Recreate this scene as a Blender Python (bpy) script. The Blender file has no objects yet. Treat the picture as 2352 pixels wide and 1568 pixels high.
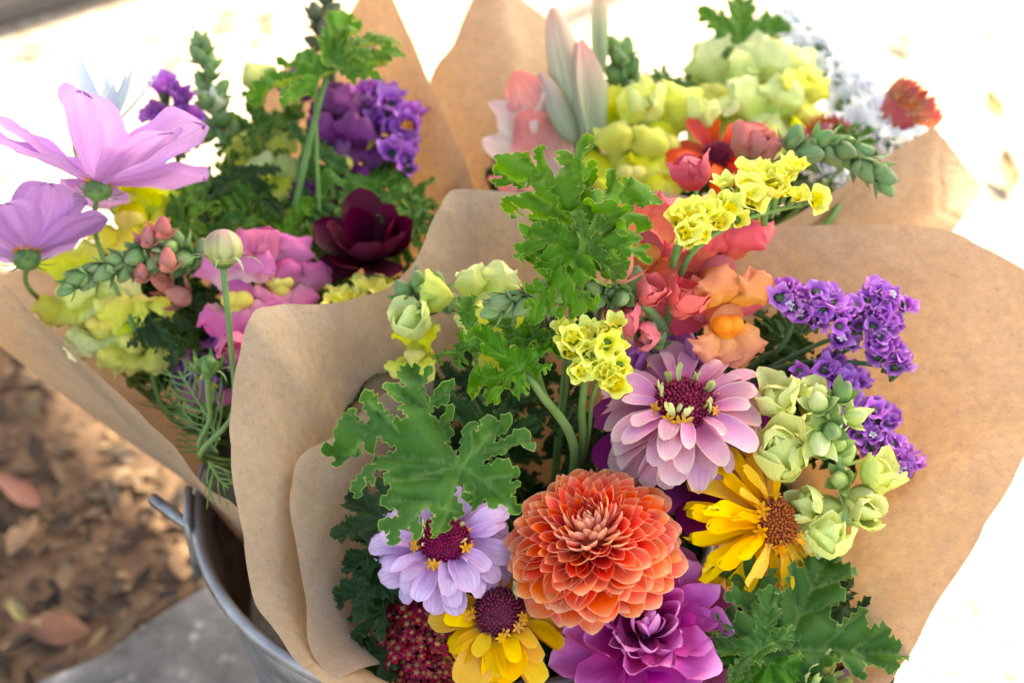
import bpy, math, random
import numpy as np
from mathutils import Vector, Matrix, geometry, noise
from math import radians, sin, cos, pi

scn = bpy.context.scene
COL = scn.collection

# ------------------------------------------------------------------ camera
PITCH = radians(40); CAMZ = 0.96
cd = bpy.data.cameras.new('camera'); cam = bpy.data.objects.new('camera', cd); COL.objects.link(cam)
cd.lens = 50; cd.sensor_width = 36; cd.clip_start = 0.02; cd.clip_end = 200
cam.location = (0, 0, CAMZ); cam.rotation_euler = (radians(90) - PITCH, 0, 0)
cd.dof.use_dof = True; cd.dof.focus_distance = 0.775; cd.dof.aperture_fstop = 4.5; cd.dof.aperture_blades = 0
scn.camera = cam

# ------------------------------------------------------------------ sky, sun, exposure
SUN_EL = radians(44); SUN_H = Vector((0.70, 0.714, 0)).normalized()      # horizontal direction towards the sun
world = bpy.data.worlds.new('World'); scn.world = world; world.use_nodes = True
wn = world.node_tree.nodes; wl = world.node_tree.links
sky = wn.new('ShaderNodeTexSky'); sky.sky_type = 'NISHITA'; sky.sun_disc = False
sky.sun_elevation = SUN_EL; sky.sun_rotation = math.atan2(SUN_H.x, SUN_H.y)
sky.air_density = 0.75; sky.dust_density = 3.0; sky.ozone_density = 0.6
bg = wn['Background']; bg.inputs[1].default_value = 0.14; wl.new(sky.outputs[0], bg.inputs[0])
sd = bpy.data.lights.new('sun', 'SUN'); sd.energy = 4.5; sd.angle = radians(0.5); sd.color = (1, 0.94, 0.84)
sun = bpy.data.objects.new('sun', sd); COL.objects.link(sun)
SUN_DIR = (SUN_H * cos(SUN_EL) + Vector((0, 0, sin(SUN_EL)))).normalized()
sun.location = SUN_DIR * 6; sun.rotation_euler = SUN_DIR.to_track_quat('Z', 'Y').to_euler()
vs = scn.view_settings; vs.view_transform = 'Standard'; vs.look = 'None'; vs.gamma = 1; vs.use_curve_mapping = False
vs.exposure = 2.35
vs.use_white_balance = True; vs.white_balance_temperature = 7800; vs.white_balance_tint = 6      # camera set for open shade
cy = scn.cycles; cy.use_denoising = True; cy.max_bounces = 10; cy.diffuse_bounces = 6; cy.transmission_bounces = 6
cy.transparent_max_bounces = 8; cy.sample_clamp_indirect = 8; cy.caustics_reflective = False; cy.caustics_refractive = False

# ------------------------------------------------------------------ placing helpers
R_ = Vector((1, 0, 0)); F_ = Vector((0, cos(PITCH), -sin(PITCH))); U_ = Vector((0, sin(PITCH), cos(PITCH)))
KX = 0.72 / 2352.0
def P(px, py, d):
    """a point in the place, d metres in front of the lens"""
    return Vector((0, 0, CAMZ)) + d * (F_ + R_ * ((px - 1176) * KX) - U_ * ((py - 784) * KX))
def D(r, u, t):
    """direction: right, up the picture, towards the viewer"""
    return (R_ * r + U_ * u - F_ * t).normalized()
def G(px, py, z=0.0):
    k = (F_ + R_ * ((px - 1176) * KX) - U_ * ((py - 784) * KX))
    return Vector((0, 0, CAMZ)) + k * ((z - CAMZ) / k.z)
def px(n, d):
    return n * KX * d
def frame(loc, zaxis, ydir=None, spin=0.0):
    z = zaxis.normalized()
    y = ydir if ydir is not None else (Vector((0, 0, 1)) if abs(z.z) < .95 else Vector((0, 1, 0)))
    y = (y - z * y.dot(z)).normalized()
    x = y.cross(z)
    m = Matrix((x, y, z)).transposed().to_4x4() @ Matrix.Rotation(spin, 4, 'Z')
    m.translation = loc
    return m
def thing(name, label, cat, M=None, group=None):
    o = bpy.data.objects.new(name, None); COL.objects.link(o)
    o.empty_display_size = 0.01
    o.matrix_world = M if M is not None else Matrix.Identity(4)
    o['M'] = [v for r in o.matrix_world for v in r] if False else 0
    del o['M']
    o['label'] = label; o['category'] = cat
    if group: o['group'] = group
    return o
MW = {}
def root(name, label, cat, M, group=None):
    o = thing(name, label, cat, M, group); MW[o.name] = M.copy(); return o
def part(name, me, parent=None, M=None):
    o = bpy.data.objects.new(name, me); COL.objects.link(o)
    if parent is not None: o.parent = parent
    if M is not None: o.matrix_basis = M
    return o
def wpart(name, me, rt):
    """a part whose mesh was drawn in world coordinates"""
    return part(name, me, rt, MW[rt.name].inverted())
def tag(o, label=None, cat=None, group=None, kind=None):
    for k, v in (('label', label), ('category', cat), ('group', group), ('kind', kind)):
        if v: o[k] = v
    return o

# ------------------------------------------------------------------ mesh helpers
def mesh(name, V, Fc, mat, uv=None, attrs=None, smooth=True):
    me = bpy.data.meshes.new(name)
    V = np.asarray(V, float)
    me.from_pydata(V.tolist(), [], [tuple(int(i) for i in f) for f in Fc])
    if uv is not None:
        li = np.zeros(len(me.loops), np.int32); me.loops.foreach_get('vertex_index', li)
        l = me.uv_layers.new(name='UVMap')
        l.data.foreach_set('uv', np.asarray(uv, np.float32)[li].ravel())
    for k, a in (attrs or {}).items():
        at = me.attributes.new(k, 'FLOAT', 'POINT'); at.data.foreach_set('value', np.asarray(a, np.float32))
    for m in (mat if isinstance(mat, (list, tuple)) else [mat]): me.materials.append(m)
    if smooth: me.polygons.foreach_set('use_smooth', [True] * len(me.polygons))
    me.update()
    return me
def gridf(nu, nv, closed=False):
    """faces of a grid whose vertex index is i*nv+j, i in nu rows; closed wraps j"""
    f = []
    for i in range(nu - 1):
        for j in range(nv - (0 if closed else 1)):
            k = (j + 1) % nv
            f.append((i * nv + j, i * nv + k, (i + 1) * nv + k, (i + 1) * nv + j))
    return f
def catmull(pts, n, closed=False):
    pts = [np.asarray(p, float) for p in pts]
    m = len(pts); out = []
    segs = m if closed else m - 1
    for k in range(n):
        x = (k / n if closed else k / (n - 1)) * segs
        i = min(int(x), segs - 1); t = x - i
        g = (lambda q: pts[q % m]) if closed else (lambda q: pts[min(max(q, 0), m - 1)])
        a, b, c, d = g(i - 1), g(i), g(i + 1), g(i + 2)
        out.append(.5 * (2 * b + (c - a) * t + (2 * a - 5 * b + 4 * c - d) * t * t + (3 * b - a - 3 * c + d) * t ** 3))
    return np.array(out)
def tube_vf(pts, radii, n=10, sides=8, cap=True):
    c = catmull(pts, n) if len(pts) > 2 or n > 2 else np.array(pts, float)
    n = len(c)
    rr = np.interp(np.linspace(0, 1, n), np.linspace(0, 1, len(radii)), radii)
    V = []; prev = None
    for i in range(n):
        t = c[min(i + 1, n - 1)] - c[max(i - 1, 0)]; t /= np.linalg.norm(t) + 1e-12
        if prev is None:
            a = np.cross(t, [0.3, 0.5, 0.8]); a /= np.linalg.norm(a)
        else:
            a = prev - t * prev.dot(t); a /= np.linalg.norm(a) + 1e-12
        prev = a; b = np.cross(t, a)
        for k in range(sides):
            w = 2 * pi * k / sides
            V.append(c[i] + rr[i] * (a * cos(w) + b * sin(w)))
    Fc = gridf(n, sides, True)
    if cap:
        Fc.append(tuple(range(sides))[::-1]); Fc.append(tuple((n - 1) * sides + k for k in range(sides)))
    uv = [(k / sides, i / max(1, n - 1)) for i in range(n) for k in range(sides)]
    return V, Fc, uv
def tube(name, pts, radii, mat, n=12, sides=8):
    V, Fc, uv = tube_vf(pts, radii, n, sides)
    return mesh(name, V, Fc, mat, uv)
def merge(lst):
    V = []; Fc = []; UV = []
    for v, f, u in lst:
        b = len(V); V += [tuple(q) for q in v]; UV += list(u); Fc += [tuple(i + b for i in q) for q in f]
    return V, Fc, UV
def ell_vf(rx, ry, rz, c=(0, 0, 0), nu=10, nv=12, ridge=0, nr=5, zpow=1.0, tip=0.0):
    """ovoid along Z with lengthwise ridges"""
    V = []; uv = []
    for i in range(nu):
        th = pi * (i + .02) / (nu - 1 + .04)
        for j in range(nv):
            ph = 2 * pi * j / nv
            s = sin(th) * (1 + ridge * cos(nr * ph))
            z = cos(th); s *= 1 - tip * z
            V.append((c[0] + rx * s * cos(ph), c[1] + ry * s * sin(ph), c[2] + rz * z)); uv.append((j / nv, 1 - i / (nu - 1)))
    Fc = [tuple(reversed(f)) for f in gridf(nu, nv, True)]
    Fc.append(tuple(range(nv))); Fc.append(tuple((nu - 1) * nv + k for k in range(nv))[::-1])
    return V, Fc, uv
def petal_vf(L, W, b0=.35, tm=.55, p=2., q=2., nl=9, nw=6, bend=(0, 0), a_start=0, cup=.3, cup1=None, ruf=0, rufk=2.5,
             notch=0, pleat=0, npl=3, seed=0, tipcurl=0, asym=0, jag=0):
    """base at the origin, length along +Y, upper face +Z"""
    rg = random.Random(seed); ph1, ph2 = rg.uniform(0, 6), rg.uniform(0, 6)
    cup1 = cup if cup1 is None else cup1
    V = []; uv = []
    ts = [1 - (1 - i / nl) ** 1.35 for i in range(nl + 1)]
    y = z = 0; cl = []; pt = 0
    sub = 40; th = a_start
    tab = [(0, 0, th)]
    for k in range(1, sub + 1):
        t = k / sub
        th = a_start + bend[0] * t + bend[1] * t * t + tipcurl * max(0, t - .75) ** 2 * 16
        y += cos(th) * L / sub; z += sin(th) * L / sub; tab.append((y, z, th))
    tab = np.array(tab)
    jags = [1 - jag * rg.random() for _ in range(nw + 1)]
    for i, t in enumerate(ts):
        if t <= tm: f = b0 + (1 - b0) * sin(pi / 2 * t / tm)
        else: f = max(0.0, 1 - ((t - tm) / (1 - tm)) ** p) ** (1 / q)
        f = max(f, .03)
        for j in range(nw + 1):
            s = -1 + 2 * j / nw
            w = W * f / 2 * (1 + asym * s)
            tt = t * (1 - notch * (.5 - .5 * cos(npl * pi * (s + 1))) * t ** 3) * (1 - (1 - jags[j]) * t ** 4)
            cy_, cz_, ct = [np.interp(tt * sub, range(sub + 1), tab[:, m]) for m in range(3)]
            ang = (cup * (1 - t) + cup1 * t)
            if abs(ang) > 1e-3:
                R = w / ang; x = R * sin(s * ang); h = R * (1 - cos(s * ang))
            else: x = w * s; h = 0
            h += min(1, f * 1.3) * ruf * W * s * s * sin(rufk * 2 * pi * t + (ph1 if s > 0 else ph2)) * t
            h += min(1, f * 1.1) * pleat * W * cos(npl * pi * (s + 1)) * min(1, t * 2.5) * (1 - .4 * t)
            V.append((x, cy_ - sin(ct) * h, cz_ + cos(ct) * h)); uv.append((j / nw, t))
    Fc = gridf(nl + 1, nw + 1)
    return V, Fc, uv
def crumple(V, amp, freq, seed=0.0):
    o = Vector((seed * 3.71, seed * 1.93, seed * 2.57))
    return [(x + amp * noise.noise(Vector((x, y, z)) * freq + o), y + amp * .6 * noise.noise(Vector((y, z, x)) * freq - o), z + amp * noise.noise(Vector((z, x, y)) * freq + o * 2)) for x, y, z in V]
def petal(name, mat, crum=0.0, cfreq=3.0, **k):
    V, Fc, uv = petal_vf(**k)
    if crum: V = crumple(V, crum, cfreq, k.get('seed', 0) + 1)
    return mesh(name, V, Fc, mat, uv)
def pm(az, th, r0=0, z0=0, scale=1.0, roll=0.0, sx=1.0):
    """petal seat: azimuth az round the flower axis, th from the axis"""
    rad = Vector((cos(az), sin(az), 0)); zz = Vector((0, 0, 1))
    y = rad * sin(th) + zz * cos(th); z = -rad * cos(th) + zz * sin(th); x = y.cross(z)
    m = Matrix((x, y, z)).transposed().to_4x4()
    m = m @ Matrix.Rotation(roll, 4, 'Y') @ Matrix.Diagonal((scale * sx, scale, scale, 1))
    m.translation = rad * r0 + zz * z0
    return m

# ------------------------------------------------------------------ materials
def nodes(name):
    m = bpy.data.materials.new(name); m.use_nodes = True
    nt = m.node_tree; b = nt.nodes['Principled BSDF']
    return m, nt, b
def N(nt, typ, ins=None, **props):
    n = nt.nodes.new(typ)
    for k, v in props.items(): setattr(n, k, v)
    for k, v in (ins or {}).items():
        if isinstance(v, bpy.types.NodeSocket): nt.links.new(v, n.inputs[k])
        else: n.inputs[k].default_value = v
    return n
def c4(c): return (c[0], c[1], c[2], 1)
def ramp(nt, fac, stops, interp='LINEAR'):
    r = nt.nodes.new('ShaderNodeValToRGB'); r.color_ramp.interpolation = interp
    e = r.color_ramp.elements
    while len(e) < len(stops): e.new(.5)
    for k, (p_, c) in enumerate(stops): e[k].position = p_; e[k].color = c4(c)
    nt.links.new(fac, r.inputs[0]); return r.outputs[0]
def mix(nt, fac, a, b, mode='MIX'):
    n = nt.nodes.new('ShaderNodeMix'); n.data_type = 'RGBA'; n.blend_type = mode
    for s, v in ((n.inputs[0], fac), (n.inputs[6], a), (n.inputs[7], b)):
        if isinstance(v, bpy.types.NodeSocket): nt.links.new(v, s)
        elif isinstance(v, (int, float)): s.default_value = v
        else: s.default_value = c4(v)
    return n.outputs[2]
def math_(nt, op, a, b=None, c=None, clamp=False):
    n = nt.nodes.new('ShaderNodeMath'); n.operation = op; n.use_clamp = clamp
    for i, v in enumerate((a, b, c)):
        if v is None: continue
        if isinstance(v, bpy.types.NodeSocket): nt.links.new(v, n.inputs[i])
        else: n.inputs[i].default_value = v
    return n.outputs[0]
def maprange(nt, v, a, b, c=0., d=1.):
    n = N(nt, 'ShaderNodeMapRange', {0: v, 1: a, 2: b, 3: c, 4: d}); return n.outputs[0]
def vary(nt, col, hue=.015, val=.18, sat=.08):
    oi = nt.nodes.new('ShaderNodeObjectInfo')
    r = oi.outputs['Random']
    r2 = math_(nt, 'FRACT', math_(nt, 'MULTIPLY', r, 17.31)); r3 = math_(nt, 'FRACT', math_(nt, 'MULTIPLY', r, 71.7))
    n = N(nt, 'ShaderNodeHueSaturation', {'Color': col, 'Hue': maprange(nt, r, 0, 1, .5 - hue, .5 + hue),
          'Value': maprange(nt, r2, 0, 1, 1 - val, 1 + val), 'Saturation': maprange(nt, r3, 0, 1, 1 - sat, 1 + sat)})
    return n.outputs[0]
def leafy(nt, b, col, transl, tcol=None, bump=None):
    """thin sheet: reflecting surface plus light let through"""
    out = nt.nodes['Material Output']
    nt.links.new(col, b.inputs['Base Color'])
    tr = nt.nodes.new('ShaderNodeBsdfTranslucent')
    if tcol is None: nt.links.new(col, tr.inputs[0])
    else: nt.links.new(mix(nt, 1.0, col, tcol, 'MULTIPLY') if not isinstance(tcol, bpy.types.NodeSocket) else tcol, tr.inputs[0])
    ms = N(nt, 'ShaderNodeMixShader', {0: transl, 1: b.outputs[0], 2: tr.outputs[0]})
    nt.links.new(ms.outputs[0], out.inputs[0])
    if bump is not None:
        nt.links.new(bump, b.inputs['Normal'])
def bumpn(nt, h, strength=.3, dist=.001):
    return N(nt, 'ShaderNodeBump', {'Strength': strength, 'Distance': dist, 'Height': h}).outputs[0]

def mat_petal(name, stops, back=None, edge=None, edge_w=(.72, 1.0), tipedge=(.85, 1.0), transl=.22, vein=.12, rough=.55, hue=.012, val=.14, spec=.15, backmix=.85, nv=26, mottling=.1):
    m, nt, b = nodes(name)
    tc = nt.nodes.new('ShaderNodeTexCoord'); uv = N(nt, 'ShaderNodeSeparateXYZ', {0: tc.outputs['UV']})
    u, v = uv.outputs[0], uv.outputs[1]
    oi = nt.nodes.new('ShaderNodeObjectInfo')
    nz = N(nt, 'ShaderNodeTexNoise', {'Vector': tc.outputs['Object'], 'Scale': 140., 'Detail': 3.})
    vv = math_(nt, 'ADD', v, math_(nt, 'MULTIPLY', math_(nt, 'SUBTRACT', nz.outputs[0], .5), .22))
    col = ramp(nt, vv, stops)
    cx = N(nt, 'ShaderNodeCombineXYZ', {0: math_(nt, 'MULTIPLY', u, nv), 1: math_(nt, 'MULTIPLY', v, 1.6), 2: math_(nt, 'MULTIPLY', oi.outputs['Random'], 50.)})
    vz = N(nt, 'ShaderNodeTexNoise', {'Vector': cx.outputs[0], 'Scale': 1., 'Detail': 2., 'Roughness': .6})
    vfac = maprange(nt, vz.outputs[0], .3, .7, 1 - vein, 1 + vein * .6)
    gray = N(nt, 'ShaderNodeCombineXYZ', {0: vfac, 1: vfac, 2: vfac}).outputs[0]
    e = None
    if edge is not None:
        au = math_(nt, 'ABSOLUTE', math_(nt, 'SUBTRACT', math_(nt, 'MULTIPLY', u, 2.), 1.))
        e = math_(nt, 'MAXIMUM', maprange(nt, au, *edge_w), maprange(nt, vv, *tipedge), clamp=True)
        col = mix(nt, e, col, edge)
    if back is not None:
        geo = nt.nodes.new('ShaderNodeNewGeometry')
        col = mix(nt, math_(nt, 'MULTIPLY', geo.outputs['Backfacing'], backmix), col, back)
    col = mix(nt, 1.0, col, gray, 'MULTIPLY')
    col = vary(nt, col, hue, val)
    b.inputs['Roughness'].default_value = rough; b.inputs['Specular IOR Level'].default_value = spec
    leafy(nt, b, col, transl, None, bumpn(nt, vz.outputs[0], .35, .0006))
    return m
def mat_green(name, top, under, edge=None, transl=.28, rough=.43, tcol=(1.3, 1.25, .5), vein=None, spec=.4, val=.2, speck=.25, scale=160.):
    """leaf blades; reads the vein and edge attributes of the blade"""
    m, nt, b = nodes(name)
    tc = nt.nodes.new('ShaderNodeTexCoord')
    nz = N(nt, 'ShaderNodeTexNoise', {'Vector': tc.outputs['Object'], 'Scale': scale, 'Detail': 4.})
    n2 = N(nt, 'ShaderNodeTexNoise', {'Vector': tc.outputs['Object'], 'Scale': scale * 6, 'Detail': 2.})
    col = mix(nt, maprange(nt, nz.outputs[0], .3, .7), [c * (1 - speck) for c in top], [min(1, c * (1 + speck)) for c in top])
    h = n2.outputs[0]
    if vein is not None:
        av = N(nt, 'ShaderNodeAttribute', attribute_name='vein')
        col = mix(nt, math_(nt, 'MULTIPLY', av.outputs['Fac'], .8), col, vein)
        h = math_(nt, 'SUBTRACT', h, math_(nt, 'MULTIPLY', av.outputs['Fac'], 1.2))
    geo = nt.nodes.new('ShaderNodeNewGeometry')
    col = mix(nt, math_(nt, 'MULTIPLY', geo.outputs['Backfacing'], .9), col, under)
    if edge is not None:
        ae = N(nt, 'ShaderNodeAttribute', attribute_name='edge')
        col = mix(nt, maprange(nt, ae.outputs['Fac'], .55, 1.0), col, edge)
    col = vary(nt, col, .012, val)
    b.inputs['Roughness'].default_value = rough; b.inputs['Specular IOR Level'].default_value = spec
    leafy(nt, b, col, transl, tcol, bumpn(nt, h, .4, .0008))
    return m
def mat_plain(name, col, col2=None, rough=.55, scale=200., spec=.3, transl=0, val=.12, metal=0, bump=.25, hue=.01, detail=4.):
    m, nt, b = nodes(name)
    tc = nt.nodes.new('ShaderNodeTexCoord')
    nz = N(nt, 'ShaderNodeTexNoise', {'Vector': tc.outputs['Object'], 'Scale': scale, 'Detail': detail})
    c = mix(nt, maprange(nt, nz.outputs[0], .32, .68), col, col2 or [x * .7 for x in col])
    c = vary(nt, c, hue, val)
    b.inputs['Roughness'].default_value = rough; b.inputs['Specular IOR Level'].default_value = spec; b.inputs['Metallic'].default_value = metal
    bn = bumpn(nt, nz.outputs[0], bump, .0008)
    if transl: leafy(nt, b, c, transl, None, bn)
    else:
        nt.links.new(c, b.inputs['Base Color']); nt.links.new(bn, b.inputs['Normal'])
    return m

# ================================================================== the setting
def mat_ground():
    m, nt, b = nodes('dry_ground')
    tc = nt.nodes.new('ShaderNodeTexCoord')
    a = N(nt, 'ShaderNodeTexNoise', {'Vector': tc.outputs['Object'], 'Scale': 9., 'Detail': 6., 'Roughness': .65})
    f = N(nt, 'ShaderNodeTexNoise', {'Vector': tc.outputs['Object'], 'Scale': 60., 'Detail': 4.})
    v = N(nt, 'ShaderNodeTexVoronoi', {'Vector': tc.outputs['Object'], 'Scale': 75.})
    col = ramp(nt, a.outputs[0], [(.3, (.33, .285, .22)), (.5, (.40, .355, .29)), (.7, (.46, .415, .35))])
    col = mix(nt, maprange(nt, f.outputs[0], .45, .7), col, (.24, .17, .10))
    col = mix(nt, .25, col, v.outputs['Distance'], 'OVERLAY')
    nt.links.new(col, b.inputs['Base Color']); b.inputs['Roughness'].default_value = .95
    nt.links.new(bumpn(nt, f.outputs[0], .6, .006), b.inputs['Normal'])
    return m
def mat_concrete():
    m, nt, b = nodes('old_concrete')
    tc = nt.nodes.new('ShaderNodeTexCoord')
    a = N(nt, 'ShaderNodeTexNoise', {'Vector': tc.outputs['Object'], 'Scale': 14., 'Detail': 6., 'Roughness': .7})
    v = N(nt, 'ShaderNodeTexVoronoi', {'Vector': tc.outputs['Object'], 'Scale': 60., 'Randomness': 1.})
    v2 = N(nt, 'ShaderNodeTexVoronoi', {'Vector': tc.outputs['Object'], 'Scale': 130.})
    col = ramp(nt, a.outputs[0], [(.35, (.06, .058, .056)), (.55, (.135, .13, .126)), (.7, (.26, .25, .24))])
    sp = maprange(nt, v.outputs['Distance'], .12, .34, 1, 0)
    spn = N(nt, 'ShaderNodeTexNoise', {'Vector': tc.outputs['Object'], 'Scale': 40., 'Detail': 3.})
    col = mix(nt, math_(nt, 'MULTIPLY', sp, maprange(nt, spn.outputs[0], .5, .66, 0, .5)), col, (.55, .53, .49))
    col = mix(nt, math_(nt, 'MULTIPLY', maprange(nt, v2.outputs['Distance'], .1, .3, 1, 0), .5), col, (.10, .095, .09))
    nt.links.new(col, b.inputs['Base Color']); b.inputs['Roughness'].default_value = .9
    nt.links.new(bumpn(nt, a.outputs[0], .5, .004), b.inputs['Normal'])
    return m
def sheet(name, poly, z, mat, thick=0.0):
    V = [(x, y, z) for x, y in poly]; n = len(V); Fc = [tuple(range(n))]
    if thick:
        V += [(x, y, z - thick) for x, y in poly]
        Fc += [(i, i + n, (i + 1) % n + n, (i + 1) % n) for i in range(n)]
    return mesh(name, V, Fc, mat, smooth=False)
g = part('ground', sheet('ground', [(-60, -60), (60, -60), (60, 60), (-60, 60)], -0.03, mat_ground())); tag(g, kind='structure')
# old concrete slab under the bucket, its uneven left edge in view
e0, e1 = G(-30, 1640, -.005), G(500, 1345, -.005)
dv = (e1 - e0).normalized(); rg = random.Random(3)
edge_pts = []
for k in range(26):
    q = e0 - dv * .5 + dv * (k * .05)
    edge_pts.append((q.x - dv.y * rg.uniform(-.008, .008), q.y + dv.x * rg.uniform(-.008, .008)))
slab_poly = edge_pts[:20] + [(.16, edge_pts[19][1] + .02), (.2, .5), (.16, -.6), (edge_pts[0][0] - .1, -.6)]
sl = part('pavement', sheet('pavement', slab_poly[::-1], -.004, mat_concrete(), .03)); tag(sl, kind='structure')

shaded_ground_poly = [(-1.4, .2), (-.2, .2), (.02, .75), (-.12, .95), (-.3, 1.10), (-.42, 1.16), (-.52, 1.27), (-.7, 1.36), (-1.0, 1.5), (-1.4, 1.6)]  # dark brown sheet under the litter: shade painted in, ending at the shadow line
so = part('shaded_ground', sheet('shaded_ground', shaded_ground_poly, -.026, mat_plain('painted_shade_brown', (.07, .042, .024), (.15, .095, .05), rough=.95, scale=45, bump=.6, val=0))); tag(so, kind='structure')
# ---- leaf litter in the shade (nobody could count it) and the larger fallen leaves
def mat_litter(name, a, b_, c):
    m, nt, b = nodes(name)
    tc = nt.nodes.new('ShaderNodeTexCoord')
    at = N(nt, 'ShaderNodeAttribute', attribute_name='tone')
    nz = N(nt, 'ShaderNodeTexNoise', {'Vector': tc.outputs['Object'], 'Scale': 60., 'Detail': 4.})
    col = ramp(nt, at.outputs['Fac'], [(0, a), (.5, b_), (1, c)])
    col = mix(nt, .5, col, mix(nt, nz.outputs[0], (.25, .25, .25), (1, 1, 1)), 'MULTIPLY')
    b.inputs['Roughness'].default_value = .7
    leafy(nt, b, col, .15, None, bumpn(nt, nz.outputs[0], .5, .002))
    return m
def scrap(rg, L, W):
    """a dry curled leaf, lying roughly flat"""
    v, f, u = petal_vf(L=L, W=W, b0=.1, tm=.45, p=1.6, q=1., nl=7, nw=4, bend=(rg.uniform(-.3, .9), rg.uniform(-.6, .4)), cup=rg.uniform(-.2, .9), ruf=.12, rufk=2, seed=rg.random())
    return v, f, u
def xform(V, M): return [tuple(M @ Vector(q)) for q in V]
mlit = mat_litter('leaf_litter', (.035, .02, .011), (.125, .068, .030), (.30, .19, .09))
rg = random.Random(11); ch = []; tone = []
def on_slab(q): 
    r = Vector((q[0], q[1], 0)) - Vector((e0.x, e0.y, 0)); return r.x * -dv.y + r.y * dv.x < 0.012
n_ = 0
while n_ < 3200:
    x, y = rg.uniform(-1.0, -.02), rg.uniform(.35, 1.6)
    if on_slab((x, y)): continue
    if y > 1.2 - .9 * (x + .55) and rg.random() < .93: continue
    L = rg.choice((.008, .012, .016, .022, .03)) * rg.uniform(.8, 1.3)
    v, f, u = scrap(rg, L, L * rg.uniform(.25, .6))
    M = Matrix.Translation((x, y, -.028 + rg.random() * .010)) @ Matrix.Rotation(rg.uniform(0, 6.28), 4, 'Z') @ Matrix.Rotation(rg.uniform(-.5, .5), 4, 'X') @ Matrix.Rotation(rg.uniform(-.5, .5), 4, 'Y')
    ch.append((xform(v, M), f, u)); tone += [rg.random() ** 1.2] * len(v); n_ += 1
for k in range(260):      # grass blades and straws among it
    x, y = rg.uniform(-1.0, -.1), rg.uniform(.45, 1.35)
    if on_slab((x, y)): continue
    L = rg.uniform(.02, .06); v, f, u = petal_vf(L=L, W=.0022, b0=.8, tm=.6, p=1.5, q=1, nl=5, nw=2, bend=(rg.uniform(-.6, .6), 0), cup=.2)
    M = Matrix.Translation((x, y, -.022)) @ Matrix.Rotation(rg.uniform(0, 6.28), 4, 'Z') @ Matrix.Rotation(rg.uniform(0, .7), 4, 'X')
    ch.append((xform(v, M), f, u)); tone += [rg.uniform(.6, 1)] * len(v)
V, Fc, UV = merge(ch)
lit = part('leaf_litter', mesh('leaf_litter', V, Fc, mlit, UV, {'tone': tone}))
tag(lit, 'brown dry leaf litter and straw on the shaded ground left of the bucket', 'leaf litter', kind='stuff')
mdead = [mat_plain('dead_leaf_tan', (.36, .24, .12), (.24, .14, .07), transl=.15, scale=60), mat_plain('dead_leaf_red', (.17, .065, .04), (.24, .10, .06), transl=.15, scale=50),
         mat_plain('dead_leaf_olive', (.24, .20, .07), (.34, .27, .12), transl=.15, scale=60)]
rg = random.Random(21)
def fallen(pxx, pyy, L, mi, label, rot):
    o = part('fallen_leaf', mesh('fallen_leaf', *(lambda t: (t[0], t[1], mdead[mi], t[2]))(scrap(rg, L, L * rg.uniform(.42, .6)))))
    q = G(pxx, pyy, -.018)
    o.location = q; o.rotation_euler = (rg.uniform(-.1, .25), rg.uniform(-.3, .3), rot)
    tag(o, label, 'leaf', 'fallen leaves on the ground'); return o
fallen(100, 1165, .06, 1, 'large reddish brown fallen leaf among the litter, furthest left in the shade', 1.2)
fallen(205, 1450, .06, 1, 'long red brown fallen leaf near the corner of the concrete slab', 1.5)
fallen(420, 1330, .045, 0, 'tan fallen leaf lying close against the bucket side', .2)
fallen(20, 1275, .05, 0, 'pale tan fallen leaf at the left picture edge beside the litter', -.3)
fallen(60, 1430, .03, 2, 'small olive fallen leaf at the lower left in the shade', .7)
fallen(560, 30, .05, 0, 'curled brown fallen leaf on sunlit ground above the bud spray', 2.2)
fallen(670, 8, .05, 2, 'dark fallen leaf on sunlit ground left of the tallest leaf', 1.6)
fallen(610, 90, .045, 0, 'tan fallen leaf lying level on sunlit ground left of the paper peak', .1)
fallen(420, 130, .05, 2, 'olive fallen leaf on sunlit ground above the purple statice', 2.6)
fallen(110, 110, .04, 2, 'little olive fallen leaf on sunlit ground below the timber', 1.7)
fallen(390, 65, .03, 2, 'smallest olive fallen leaf on sunlit ground right of the timber', 1.7)
fallen(2100, 115, .055, 0, 'brown fallen leaf on sunlit ground right of the white statice', .3)
fallen(2310, 60, .035, 0, 'tan fallen leaf on sunlit ground near the upper right corner', 1.4)
fallen(2300, 275, .05, 2, 'olive fallen leaf on sunlit ground right of the red strawflower', .2)
fallen(2325, 440, .075, 0, 'large brown fallen leaf on sunlit ground right of the paper corner', -.1)
fallen(2330, 575, .05, 2, 'grey green fallen leaf on sunlit ground below the large brown one', .8)

# ---- weathered timber beam behind, upper left
def mat_timber():
    m, nt, b = nodes('grey_timber')
    tc = nt.nodes.new('ShaderNodeTexCoord')
    mp = N(nt, 'ShaderNodeMapping', {'Vector': tc.outputs['Object'], 'Scale': (4, 60, 60)})
    nz = N(nt, 'ShaderNodeTexNoise', {'Vector': mp.outputs[0], 'Scale': 1., 'Detail': 5., 'Distortion': .6})
    col = ramp(nt, nz.outputs[0], [(.3, (.06, .055, .055)), (.55, (.14, .125, .115)), (.75, (.22, .20, .18))])
    nt.links.new(col, b.inputs['Base Color']); b.inputs['Roughness'].default_value = .85
    nt.links.new(bumpn(nt, nz.outputs[0], .6, .006), b.inputs['Normal']); return m
b0_, b1_ = G(-260, 150, -.03), G(240, -3, -.03)
bd = (b1_ - b0_); bl = bd.length + 1.2; bd.normalize()
def box_vf(x0, x1, y0, y1, z0, z1):
    V = [(x, y, z) for z in (z0, z1) for y in (y0, y1) for x in (x0, x1)]
    return V, [(0, 2, 3, 1), (4, 5, 7, 6), (0, 1, 5, 4), (2, 6, 7, 3), (0, 4, 6, 2), (1, 3, 7, 5)], [(0, 0)] * 8
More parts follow.
